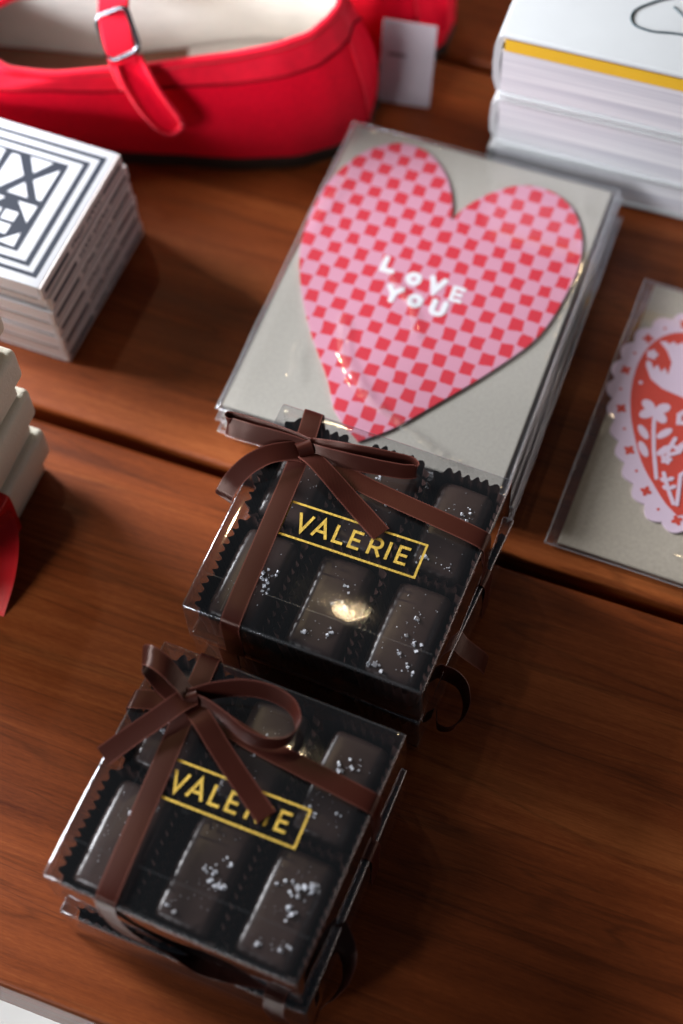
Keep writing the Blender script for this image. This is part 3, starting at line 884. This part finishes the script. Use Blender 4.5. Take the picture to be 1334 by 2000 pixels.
for k in range(8):                      # k = 0 is the topmost packet
    z = 0.0201 - TH * (k + 1) + 0.0001
    dx = 0 if k == 0 else random.uniform(-.0008, .0034); dy = 0 if k == 0 else random.uniform(-.0034, .0012)
    p = empty('card_packet', (HX + dx, HY + dy, z + 0.0007), HR + (0 if k == 0 else random.uniform(-.018, .018)))
    lab = 'sleeved pink and red checked heart card, topmost of its stack' if k == 0 else \
        'sleeved kraft envelope packet, %s from the top under the checked heart card' % ordn[k]
    tag(p, lab, 'greeting card', 'sleeved cards stacked under the checked heart')
    e = box('envelope', (-.0006 if k else -.0006, .0006, 0.0006), (0.1125, 0.1490, 0.0008), M['kraft'], p, 0.0003, 1)
    if k == 0:
        bm = bmesh.new(); add_prism(bm, HP, 0.0011, 0.0019)
        hcard = finish('heart_card', bm, M['check'], p, False)
        hcard['label'] = 'pink heart with red checks'
        bm = bmesh.new(); zi = 0
        for ch, cx, cy, hgt, wdt in [('L', -18.2, 9.4, 6.2, 4), ('O', -6.6, 6.2, 6, 4.2), ('V', 3.0, 6.2, 6.2, 5.2), ('E', 12.6, 4.6, 6.8, 4.4), ('Y', -11.8, -3.4, 6.4, 5), ('O', -2.6, -3.8, 6, 4.2), ('U', 7.2, -4.2, 6, 4.4)]:
            st, wch = letter(ch)
            for s_ in st:
                zi += 1
                q = [(cx + (a - wch / 2) / max(1, wch) * wdt, cy + (b_ - 3.5) / 7 * hgt) for a, b_ in s_]
                add_prism(bm, [(a * MM, b_ * MM) for a, b_ in stroke_poly(q, 1.7 if ch == 'E' else 2.35, round_caps=(ch not in 'OE'))], 0.00192, 0.0020 + zi * 0.000008)
        finish('lettering', bm, M['white_ink'], hcard, False)
        finish('sleeve', sleeve_mesh(0.1166, 0.1523, 0.0030, 1, crease, 220, 290), [M['cello'], M['seam'], M['crease']], p, True, 80)
    else:
        finish('sleeve', sleeve_mesh(0.1166, 0.1523, 0.0020, k * 3.1, (), 40, 50), [M['cello'], M['seam']], p, True, 80)

# ---------------------------------------------------------------- scalloped heart card at the right
DX, DY, DR = 0.1032, 0.35144, -0.4417
pk = empty('doily_card', (DX, DY, 0.0001), DR)
tag(pk, 'sleeved kraft card with a lilac scalloped heart printed coral red', 'greeting card')
box('envelope', (0.0515, 0, 0.0016), (0.0935, 0.1275, 0.0020), M['kraft_tan'], pk, 0.0003, 1)
CXD = 43.5
half = [(CXD, -43.0), (37.5, -42.2), (31, -38), (24.5, -31.2), (18.2, -23), (12.6, -13.5), (7.4, -3), (3.4, 8), (2.4, 21), (4.6, 33), (9.4, 42.6), (16.5, 49.6), (25, 52.6), (33.5, 50.8), (40, 45.5), (CXD, 39)]
base_c = catmull([(*p, 0) for p in half], step=0.35)
L_ = 0; outl = []
tot = sum((base_c[i + 1] - base_c[i]).length for i in range(len(base_c) - 1))
nsc = 15
for i, c in enumerate(base_c):
    if i: L_ += (c - base_c[i - 1]).length
    t = (base_c[min(i + 1, len(base_c) - 1)] - base_c[max(i - 1, 0)]).normalized(); nn = Vector((-t.y, t.x, 0))
    outl.append(c + nn * (2.6 * abs(math.sin(PI * (L_ / tot * nsc + 0.5))) - 0.6))
    outl[-1].x = min(outl[-1].x, CXD)
outl[0].x = CXD; outl[-1].x = CXD
left_h = [(v.x, v.y) for v in outl]
right_h = [(2 * CXD - x, y) for x, y in left_h[1:-1]][::-1]
poly = left_h + right_h
bm = bmesh.new(); add_prism(bm, [(x * MM, y * MM) for x, y in poly], 0.0027, 0.0034)
hc = finish('scalloped_heart', bm, M['lilac'], pk, False)
inner = [(CXD, -37.5), (38, -34), (33.7, -30.0), (24.7, -20.4), (18.2, -9.5), (13.4, 1), (10.4, 12.3), (9.7, 25.0), (12.4, 35.6), (18.8, 42.6), (27, 44.6), (35, 42), (40.4, 36.5), (CXD, 31)]
ic = catmull([(*p, 0) for p in inner], n=6)
il = [(v.x, v.y) for v in ic]
bm = bmesh.new(); add_prism(bm, [(x * MM, y * MM) for x, y in il + [(2 * CXD - x, y) for x, y in il[1:-1]][::-1]], 0.00342, 0.00347)
red = finish('red_print', bm, M['orange_red'], hc, False)
# small red flowers and dots round the border
bm = bmesh.new()
L_ = 0; nxt = 0.0; kk = 0; per_ = tot / (nsc * 1.0)
for i, c in enumerate(base_c[:-1]):
    if i: L_ += (c - base_c[i - 1]).length
    if L_ >= nxt:
        t = (base_c[i + 1] - base_c[i]).normalized(); nn = Vector((-t.y, t.x, 0)); q = c - nn * 3.6
        rr_ = 0 if kk % 2 else 1
        for mx_ in ((1, -1) if i else (1,)):
            def put(poly, z=0):
                if mx_ == -1: poly = [(2 * CXD - x, y) for x, y in poly][::-1]
                add_prism(bm, [(x * MM, y * MM) for x, y in poly], 0.00342, 0.00346 + z * 1e-6)
            if rr_:
                for pz in range(4):
                    a = math.atan2(t.y, t.x) + PI / 4 + PI / 2 * pz
                    put(ellipse(q.x + 1.15 * math.cos(a), q.y + 1.15 * math.sin(a), 1.15, .85, a, 12), pz * 3)
            else: put(ellipse(q.x, q.y, .62, .62, 0, 10))
        kk += 1; nxt += per_
finish('border_print', bm, M['orange_red'], hc, False)
# lilac motifs reserved in the red print
bm = bmesh.new(); zc = [0]


def mot(poly):
    zc[0] += 1
    add_prism(bm, [(x * MM, y * MM) for x, y in poly], 0.0035, 0.00354 + zc[0] * 4e-6)


fx_, fy_ = 22.2, 4.4
for a in (2.6, 0.75, -2.4, -0.65):
    mot(ellipse(fx_ + 3.6 * math.cos(a), fy_ + 3.3 * math.sin(a), 3.1, 2.1, a, 18))
mot(ellipse(fx_, fy_, 1.1, 1.1))
mot(stroke_poly([(22.4, 3.4), (24.2, -4), (27, -13), (31.4, -24.5)], 1.5, round_caps=True))
for cx, cy, a, l_ in [(20.8, -6.4, 2.35, 3.6), (28.6, -4.2, 0.95, 3.7), (23.0, -13.8, 2.25, 3.8), (30.8, -11.6, 0.95, 3.6)]:
    mot(ellipse(cx, cy, l_, 1.55, a, 16))
# dove: body, tail, wing feathers
mot([(14.6, 36.6), (17.2, 37.6), (18.4, 36.6), (20, 38.6), (21.4, 37.4), (23.4, 39.4), (25.6, 39.2), (26.2, 33), (29.5, 27.4), (34, 24), (38, 20), (41, 21.5), (38.6, 16.6), (33.6, 13.8), (27.6, 14.6), (22.0, 15.4), (16.4, 18.2), (12.8, 23.6), (12.4, 26.2), (14.2, 26.0), (16.0, 23.2), (17.0, 25.6), (19.2, 22.8), (20.2, 25.2), (22.2, 22.4), (22.0, 28.4), (18.8, 33.2)])
for k in range(5):
    a = PI / 2 + k * 2 * PI / 5
    mot(ellipse(13.6 + 1.3 * math.cos(a), 29.6 + 1.3 * math.sin(a), 1.15, 1.0, a, 12))
    mot(ellipse(32.6 + 1.25 * math.cos(a), -15.2 + 1.25 * math.sin(a), 1.1, .9, a, 12))
mot(ellipse(13.2, 15.2, .8, .8))
# handwriting and lower leaf spray
mot(stroke_poly([(34.5, 10), (31.6, 6), (32.4, 2.4), (36, 3.4), (38, 8), (40, 11)], 1.9, round_caps=True))
mot(stroke_poly([(33.2, -5.0), (32.6, -8.2), (35.0, -9.2), (37.2, -5.4)], 1.6, round_caps=True))
mot(stroke_poly([(37.4, -5.0), (36.2, -10.4), (33.4, -12.6), (30.6, -10.4)], 1.6, round_caps=True))
mot(stroke_poly([(41, -4), (40, -8), (44, -9), (46, -4)], 1.6, round_caps=True))
mot(stroke_poly([(40.6, -33), (36.6, -27), (33.4, -21.4)], 1.5, round_caps=True))
for cx, cy, a in [(34.2, -24.4, 2.9), (36.0, -27.4, 2.9), (36.6, -23.0, 0.8), (38.4, -26.2, 0.8)]: mot(ellipse(cx, cy, 1.5, .9, a, 12))
mot(stroke_poly([(42, -33), (40.6, -25), (39.6, -20), (41.4, -17.4), (43.4, -19.6)], 1.5, round_caps=True))
finish('lilac_print', bm, M['lilac'], red, False)
finish('sleeve', sleeve_mesh(0.105, 0.1304, 0.0040, 9.3, [([(2, -20), (-10, -54), (12, -60)], .0003, .0015), ([(-47, -5), (-46, -14)], .0004, .0015)], 60, 70), [M['cello'], M['seam'], M['crease']], pk, True, 80).location = (0.0525, 0, 0)

# ---------------------------------------------------------------- stack of small patterned board books
SX, SY, SR = -0.1054, 0.3906, -0.445


def board_book(label, x0, y0, z, rot, t, printed):
    """x0,y0: offset (mm) of the front right corner in the stack frame"""
    ca, sa = math.cos(SR), math.sin(SR)
    o = empty('board_book', (SX + ca * x0 * MM - sa * y0 * MM, SY + sa * x0 * MM + ca * y0 * MM, z), SR + rot)
    tag(o, label, 'book', 'small patterned books in the left stack')
    W_, D_ = 0.0745, 0.0708
    bm = bmesh.new(); b = 0.0011
    for zc_ in (b / 2, t - b / 2): add_box(bm, (-W_ / 2 - .0007, D_ / 2, zc_), (W_ - .0014, D_, b), 0.0004, 2)
    c = finish('cover', bm, M['board_white'], o)
    box('spine', (-0.0008, D_ / 2, t / 2), (0.0016, D_, t - 0.0003), M['spine_paper'], o, 0.0006, 3)
    box('pages', (-W_ / 2 - .001, D_ / 2, t / 2 + .0002), (W_ - 0.0022, D_ - 0.0004, t - 2 * b - 0.0006), M['board_white'], o)
    box('gap_shade_line', (-W_ / 2 - .001, D_ / 2, 0.00035), (W_ - 0.0044, D_ + 0.0001, 0.0006), M['black_ink'], o)  # black strip painted in for the shaded gap under each book
    # title marks on the spine: two bars and a row of small glyph strokes
    bm = bmesh.new(); rnd = random.Random(int(z * 1e5))
    def mark(y, ly, zc_, lz): add_box(bm, (0.0000, y, zc_), (0.00014, ly, lz))
    zm = t / 2
    mark(0.012, 0.020, zm, 0.0024); mark(0.0605, 0.0155, zm, 0.0024)
    yy = 0.0255
    for g in range(9):
        if g == 4: yy += 0.0016
        mark(yy, 0.0008, zm, 0.0028); mark(yy + .0010, 0.0011, zm + rnd.choice((-.0011, 0.0, .0011)), 0.0007); mark(yy + .0018, 0.0007, zm + rnd.choice((-.0005, .0005)), .0018)
        yy += 0.0028
    finish('spine_print', bm, M['black_ink'], o, False)
    if printed:
        bm = bmesh.new(); zi = 0
        def ink(poly):
            nonlocal zi
            zi += 1; add_prism(bm, [(x * MM, y * MM) for x, y in poly], t + 0.00004, t + 0.00008 + zi * 2e-6)
        for (xr, yt, yb, w) in [(-5.4, 66.0, 5.0, 2.3), (-10.6, 61.6, 9.0, 2.3)]:
            for a_, b_ in [((xr + w / 2, yt), (-75 - xr - w / 2, yt)), ((xr + w / 2, yb), (-75 - xr - w / 2, yb))]: ink(stroke_poly([a_, b_], w * .8))
            for xx in (xr, -75 - xr): ink(stroke_poly([(xx, yb), (xx, yt)], w))
        ink([(-17, 13.0), (-17, 58.4), (-58, 58.4), (-58, 13.0)])
        pr = finish('cover_print', bm, M['black_ink'], c, False)
        bm = bmesh.new()
        tri = [[(-34.0, 57.4), (-22.6, 57.4), (-28.6, 49.2)], [(-18.8, 56.2), (-19.0, 37.2), (-21.3, 37.6), (-27.6, 46.8)],
               [(-41.6, 57.4), (-37.9, 57.4), (-30.8, 47.6), (-38.6, 37.6), (-40.0, 37.7), (-42.1, 42.0)], [(-49.0, 57.4), (-44.6, 57.4), (-44.0, 46.0)],
               [(-29.6, 45.2), (-24.4, 37.5), (-35.0, 37.7)], [(-28.5, 35.6), (-19.0, 35.7), (-19.4, 25.8)], [(-38.6, 35.8), (-33.4, 35.4), (-36.2, 31.3)],
               [(-31, 30.3), (-24.6, 30.3), (-24.6, 25.0), (-31, 25.0)], [(-31, 24.0), (-24.8, 24.0), (-24.9, 18.6), (-31, 18.6)],
               [(-38, 30.3), (-31.9, 30.3), (-31.9, 25.0), (-38, 25.0)], [(-38, 24), (-31.9, 24), (-31.9, 18.6), (-38, 18.6)],
               [(-19.4, 22.0), (-18.9, 14.2), (-27.4, 14.8)], [(-56, 57), (-50.5, 57), (-56, 45)], [(-56, 36), (-45, 36), (-50, 26)], [(-56, 22), (-42, 16), (-56, 14.6)]]
        for p in tri:
            gx = sum(q[0] for q in p) / len(p); gy = sum(q[1] for q in p) / len(p); k_ = 0.88
            add_prism(bm, [((gx + (x - gx) * k_) * MM, (gy + (y - gy) * k_) * MM) for x, y in p], t + 0.00013, t + 0.00017)
        finish('white_shapes', bm, M['board_white'], pr, False)
    return o


T_ = 0.0083
offs = [(0, 0, 0), (-.4, 0, .004), (-.9, .3, -.004), (-1.3, .2, .003), (-1.5, 1.5, .010), (-2.6, -.5, 0)]
nth = ['bottom', 'second lowest', 'third lowest', 'third from the top', 'second from the top', 'top']
for k, (ox, oy, r_) in enumerate(offs):
    if k == 5: lab = 'small white book with black geometric cover on top of the left stack'
    elif k == 0: lab = 'small white book lying on the table at the base of the left stack'
    else: lab = 'small white book with black spine marks, %s of the left stack' % nth[k]
    board_book(lab, ox, oy, 0.0001 + k * T_, r_, T_ - 0.0002, k == 5)

# ---------------------------------------------------------------- stack of large white books
WX, WY, WR = 0.0738, 0.4716, -0.398


def big_book(label, dx, dy, z, t, rot, endpaper):
    ca, sa = math.cos(WR), math.sin(WR)
    o = empty('hardback_book', (WX + ca * dx - sa * dy, WY + sa * dx + ca * dy, z), WR + rot)
    tag(o, label, 'book', 'large white books at the upper right')
    W_, D_ = 0.19, 0.235; b = 0.0028
    bm = bmesh.new()
    for zc_ in (b / 2, t - b / 2): add_box(bm, (W_ / 2, D_ / 2, zc_), (W_, D_, b), 0.0012, 3)
    # rounded spine joining the boards on the left
    prof = [(0.004, t - b - .0004), (-0.0006, t - b - .0002), (-0.0022, t * .75), (-0.0026, t / 2), (-0.0022, t * .25), (-0.0006, b + .0002), (0.004, b + .0004), (0.004, b + .0018), (0.0012, b + .0026), (0.0002, t * .5), (0.0012, t - b - .0026), (0.004, t - b - .0018)]
    lo = [bm.verts.new((x, 0.0012, zz)) for x, zz in prof]; hi = [bm.verts.new((x, D_ - .0012, zz)) for x, zz in prof]
    n = len(prof)
    for i in range(n): bm.faces.new((lo[i], lo[(i + 1) % n], hi[(i + 1) % n], hi[i]))
    bm.faces.new(lo); bm.faces.new(hi[::-1])
    c = finish('cover', bm, M['cloth_white'], o)
    e_t = 0.0064 if endpaper else 0.0
    box('pages', (W_ / 2, D_ / 2, t / 2 - e_t / 2), (W_ - 0.0024, D_ - 0.0018, t - 2 * b - 0.0004 - e_t), M['page_edges'], o)
    if endpaper:
        box('endpaper', (W_ / 2 + .0005, D_ / 2 - .0002, t - b - .0002 - e_t / 2), (W_ - 0.0034, D_ - 0.0015, e_t - .0004), M['yellow'], o)
    return o, c, t


big_book('thick white cloth book at the bottom of the upper right stack', 0.0, 0.0005, 0.0001, 0.0206, 0.012, False)
big_book('thick white cloth book in the middle of the upper right stack', 0.0005, 0.0, 0.0209, 0.0286, -0.006, False)
o, c, t = big_book('thick white cloth book with yellow endpaper and a line drawing, topmost at upper right', 0.0005, -0.0004, 0.0497, 0.0352, 0.0, True)
bm = bmesh.new()
dr = [[(62, 40), (52, 33), (46, 26), (47, 20), (54, 18), (64, 19.5), (76, 20), (88, 18)], [(60, 33), (66, 28), (71, 20), (74, 10), (80, 3)], [(72, 22), (70, 30), (76, 36), (84, 34)], [(90, 30), (80, 26), (72, 18)]]
for d_ in dr:
    tube(bm, [(v.x * MM, v.y * MM, t + 0.00012) for v in catmull([(*p, 0) for p in d_], n=8)], 0.00045, 6)
finish('line_drawing', bm, M['ink_line'], c)

# ---------------------------------------------------------------- cream cartons with a red ribbon, left edge
KX, KY, KR = -0.1098, 0.3434, -0.430
ck = ['lowest cream carton at the left edge, tied with red ribbon', 'cream textured carton resting on the red ribboned one',
      'cream textured carton third up in the left edge stack', 'topmost cream textured carton, only its corner showing at the left edge']
for k in range(4):
    ca, sa = math.cos(KR), math.sin(KR)
    dx, dy = [(0, 0), (-.0006, .0005), (.0003, -.0003), (-.0008, .0006)][k]
    o = empty('gift_carton', (KX + ca * dx - sa * dy, KY + sa * dx + ca * dy, 0.0001 + k * 0.0270), KR + [0, .02, -.012, .015][k])
    tag(o, ck[k], 'gift box', 'cream cartons stacked at the left edge')
    box('tray', (-0.059, -0.0415, 0.0062), (0.1115, 0.0765, 0.0124), M['cream'], o, 0.0012, 3)
    box('lid', (-0.0585, -0.0410, 0.0186), (0.117, 0.082, 0.0164), M['cream'], o, 0.0026, 4)
    if k == 0:
        rb = empty('ribbon', (0, 0, 0), 0, o)
        Yd = (0, 1, 0)
        ribbon('band', [(-0.055, -0.042, 0.0271), (-0.003, -0.042, 0.0271), (-0.0002, -0.042, 0.0262), (0.0004, -0.042, 0.022), (0.0004, -0.042, 0.012), (0.0002, -0.042, 0.002)], [Yd] * 6, 0.022, M['red_ribbon'], rb, picot=0.00005)
        ribbon('tail', [(0.0006, -0.0405, 0.0255), (0.0034, -0.0420, 0.0262), (0.0064, -0.0470, 0.0225), (0.0072, -0.0540, 0.0150), (0.0064, -0.0610, 0.0070), (0.0054, -0.0670, 0.0010)],
               [(.2, 1, .1), (.3, .9, .2), (.4, .85, .3), (.6, .6, .3), (.8, .4, .2), (.9, .3, .1)], 0.0088, M['red_ribbon'], rb, picot=0.00005)


# ---------------------------------------------------------------- red mary jane shoes
def smoothrow(xs, ys, x): return interp1(xs, ys, x)


S_B = [0, .003, .008, .018, .035, .06, .09, .12, .16, .19, .215, .232, .243, .248]
W_B = [0, .012, .019, .0265, .0315, .0320, .0285, .0255, .0320, .0370, .0350, .0270, .0150, 0]
S_R = [.0125, .0145, .0185, .026, .04, .07, .10, .13, .15, .162, .167, .169]
W_R = [0, .0065, .0112, .0170, .0205, .0220, .0235, .0250, .0225, .0140, .0065, 0]
NP = 56


def ring_pts(S, Wd):
    """closed loop of points, heel -> near side -> toe -> far side"""
    s0, s1 = S[0], S[-1]
    out = []
    for i in range(NP + 1):
        u = i / NP
        s = s0 + (s1 - s0) * (0.5 - 0.5 * math.cos(PI * u))
        out.append((s, smoothrow(S, Wd, s)))
    return out


def shoe_point(i, v, off=0.0):
    """i: 0..2NP index round the shoe; v: 0 sole .. 1 rim"""
    near = i <= NP
    k = i if near else 2 * NP - i
    sb, wb = RB[k]; sr, wr = RR[k]
    toe = max(0.0, min(1.0, (sb - 0.12) / 0.08)); toe = toe * toe * (3 - 2 * toe)
    hz = smoothrow([0.006, .03, .06, .10, .14, .169], [.0665, .0600, .0550, .0515, .0505, .0530], sr)
    f = (1 - toe) * (0.18 * v + 0.82 * v ** 2.1) + toe * (1 - math.cos(v * PI / 2))
    g = (1 - toe) * (v ** 0.95) + toe * math.sin(v * PI / 2)
    bulge = 0.0028 * math.sin(PI * v) * (1 - toe)
    s = sb + (sr - sb) * f; w = wb + (wr - wb) * f
    # outward push
    if k == 0: s -= bulge * 1.2 + off
    elif k == NP: s += off
    else: w += bulge + off
    z = 0.0055 + (hz - 0.0055) * g
    return Vector((s, -w if near else w, z))


RB = ring_pts(S_B, W_B); RR = ring_pts(S_R, W_R)


def shoe_skin(name, off, v0, v1, nv, mat, parent, flip=False):
    bm = bmesh.new(); rows = []
    for j in range(nv + 1):
        v = v0 + (v1 - v0) * j / nv
        rows.append([bm.verts.new(shoe_point(i, v, off)) for i in range(2 * NP)])
    for j in range(nv):
        for i in range(2 * NP):
            bm.faces.new((rows[j][i], rows[j][(i + 1) % (2 * NP)], rows[j + 1][(i + 1) % (2 * NP)], rows[j + 1][i]))
    return finish(name, bm, mat, parent, True, 80)


def make_shoe(label):
    o = empty('mary_jane_shoe', (0, 0, 0), 0)
    tag(o, label, 'shoe', 'pair of red mary jane shoes')
    shoe_skin('upper', 0.0, 0.0, 1.0, 22, M['red_felt'], o)
    li = shoe_skin('lining', -0.0022, 0.10, 0.985, 16, M['lining'], o)
    sol = [(shoe_point(i, 0, 0.0016).x, shoe_point(i, 0, 0.0016).y) for i in range(2 * NP)]
    bm = bmesh.new(); add_prism(bm, sol, 0.0, 0.0056); finish('sole', bm, M['sole'], o, True, 40)
    ins = [(shoe_point(i, .10, -0.0035).x, shoe_point(i, .10, -0.0035).y) for i in range(2 * NP)]
    bm = bmesh.new(); add_prism(bm, ins, 0.0066, 0.0120); finish('insole', bm, M['insole'], o, True, 40)
    hp = [p for p in ins if p[0] < 0.088]
    k0 = next(i for i in range(len(ins)) if ins[i][0] >= 0.088)
    hp = [p for p in ins[len(ins) - k0 + 1:] + ins[:k0]]
    bm = bmesh.new(); add_prism(bm, hp, 0.0121, 0.0128); finish('heel_pad', bm, M['lining'], o, True, 40)
    bm = bmesh.new(); tube(bm, [shoe_point(i, 1.0, -0.0008) for i in range(2 * NP)], 0.0020, 8, True)
    bd = finish('topline', bm, M['red_edge'], o, True, 80)
    shoe_skin('topline_band', 0.0008, 0.80, 0.97, 4, M['red_edge'], bd)
    bm = bmesh.new(); tube(bm, [shoe_point(i, 0.80, 0.0009) for i in range(2 * NP)], 0.0007, 6, True)
    finish('stitching', bm, M['red_thread'], bd, True, 80)
    # back seam of the heel
    for k in (4, 2 * NP - 4):
        bm = bmesh.new(); tube(bm, [shoe_point(k, v / 14, 0.0006) for v in range(0, 12)], 0.0008, 6)
        finish('heel_seam', bm, M['red_edge'], o, True, 80)
    # strap over the instep, buckle and hanging strap end (near side is -y)
    st = []
    wdir = []
    for p in [(0.101, 0.0265, 0.044), (0.102, 0.0245, 0.054), (0.1035, 0.018, 0.064), (0.105, 0.006, 0.070), (0.1055, -0.006, 0.069), (0.1045, -0.014, 0.0655), (0.1030, -0.0205, 0.0605), (0.101, -0.0255, 0.0535), (0.0985, -0.0285, 0.049)]:
        st.append(p); wdir.append((1, 0.15, 0))
    bm = bmesh.new()
    cl = catmull(st, n=6)
    rows = []
    for i, c in enumerate(cl):
        t = (cl[min(i + 1, len(cl) - 1)] - cl[max(i - 1, 0)]).normalized(); w = Vector((1, .1, 0)); w = (w - t * w.dot(t)).normalized(); n = w.cross(t)
        prof = [(-.0064, 0), (-.0056, .0016), (-.0020, .0021), (0, .0012), (.0020, .0021), (.0056, .0016), (.0064, 0), (.0056, -.0012), (-.0056, -.0012)]
        rows.append([bm.verts.new(c + w * a + n * b_) for a, b_ in prof])
    for i in range(len(rows) - 1):
        for k in range(9): bm.faces.new((rows[i][k], rows[i][(k + 1) % 9], rows[i + 1][(k + 1) % 9], rows[i + 1][k]))
    bm.faces.new(rows[0]); bm.faces.new(rows[-1][::-1])
    sp = finish('strap', bm, M['red_edge'], o, True, 50)
    # buckle: rounded wire frame lying along the strap
    ca = Vector((0.1037, -0.0160, 0.0648)); ax_t = Vector((-0.28, -0.72, -0.50)).normalized(); ax_w = Vector((1, 0.05, -0.30)); ax_w = (ax_w - ax_t * ax_w.dot(ax_t)).normalized()
    bm = bmesh.new()
    fr = []
    hw, hl, rr = 0.0069, 0.0092, 0.0030
    for (cx, cy, a0) in [(hw - rr, hl - rr, 0), (-hw + rr, hl - rr, PI / 2), (-hw + rr, -hl + rr, PI), (hw - rr, -hl + rr, 1.5 * PI)]:
        for j in range(6): fr.append(ca + ax_w * (cx + rr * math.cos(a0 + PI / 10 * j)) + ax_t * (cy + rr * math.sin(a0 + PI / 10 * j)))
    tube(bm, fr, 0.00115, 8, True)
    finish('buckle', bm, M['steel'], sp, True, 80)
    # strap end hanging free on the near side with piped edges
    tl = catmull([(0.1000, -0.0250, 0.0585), (0.0970, -0.0300, 0.0545), (0.0925, -0.0350, 0.0475), (0.0865, -0.0390, 0.0390), (0.0825, -0.0405, 0.0330)], n=7)
    bm = bmesh.new(); rows = []; e1 = []; e2 = []
    for i, c in enumerate(tl):
        u = i / (len(tl) - 1)
        t = (tl[min(i + 1, len(tl) - 1)] - tl[max(i - 1, 0)]).normalized(); w = Vector((1, .25, .35)); w = (w - t * w.dot(t)).normalized(); n = w.cross(t)
        if n.y > 0: n = -n
        hw = (0.0052 + 0.0010 * u) * math.sqrt(max(0.0, 1 - max(0, (u - .80) / .21) ** 2))
        rows.append([bm.verts.new(c + w * hw * a + n * b_) for a, b_ in [(-1, 0), (-.5, -.0008), (0, -.0012), (.5, -.0008), (1, 0), (.5, -.0024), (0, -.0028), (-.5, -.0024)]])
        e1.append(c + w * hw); e2.append(c - w * hw)
    for i in range(len(rows) - 1):
        for k in range(8): bm.faces.new((rows[i][k], rows[i][(k + 1) % 8], rows[i + 1][(k + 1) % 8], rows[i + 1][k]))
    bm.faces.new(rows[0]); bm.faces.new(rows[-1][::-1])
    te = finish('strap_end', bm, M['red_felt'], o, True, 60)
    bm = bmesh.new(); tube(bm, e1 + e2[::-1][1:], 0.0012, 8); finish('piping', bm, M['red_edge'], te, True, 80)
    return o


def copy_tree(o, parent=None):
    c = o.copy(); COL.objects.link(c); c.parent = parent
    for ch in list(o.children): copy_tree(ch, c)
    return c


sh = make_shoe('red mary jane shoe with metal buckle in front of its pair')
sh.location = (0.0280, 0.5150, 0.0001)
sh.rotation_euler = (0, 0, PI - 0.06)
# the heel sits at local x = 0 and the toe at +x; the near side is local -y, so mirror y to face the camera
sh.scale = (1, -1, 1)
sh2 = copy_tree(sh)
sh2['label'] = 'red mary jane shoe behind the white tag, mostly cut off by the top edge'
sh2.location = (0.0610, 0.5450, 0.0001)
sh2.rotation_euler = (0, 0, PI - 0.66)

# ---------------------------------------------------------------- price tag leaning against the rear shoe
tg = empty('price_tag', (0.0505, 0.5120, 0.0002), 0)
tg.rotation_euler = (math.radians(-24), 0, math.radians(-17))
tag(tg, 'small white printed card tag propped between the two red shoes', 'tag')
box('card', (-0.0110, 0, 0.0190), (0.0235, 0.0006, 0.0375), M['tag_paper'], tg, 0.0002, 1)
bm = bmesh.new()
add_box(bm, (-0.0155, -0.00036, 0.0226), (0.0080, 0.0001, 0.0016))
finish('bold_print', bm, M['grey_ink'], tg, False)
bm = bmesh.new()
for k, (x0, w_, z_) in enumerate([(-0.0165, 0.005, .0300), (-0.0150, 0.0065, .0283), (-0.0160, .004, .0265)]):
    add_box(bm, (x0, -0.00036, z_), (w_, 0.0001, 0.0008))
for k in range(7): add_box(bm, (-0.0030, -0.00036, 0.010 + k * 0.0027), (0.0014, 0.0001, 0.0018))
finish('small_print', bm, M['pale_ink'], tg, False)
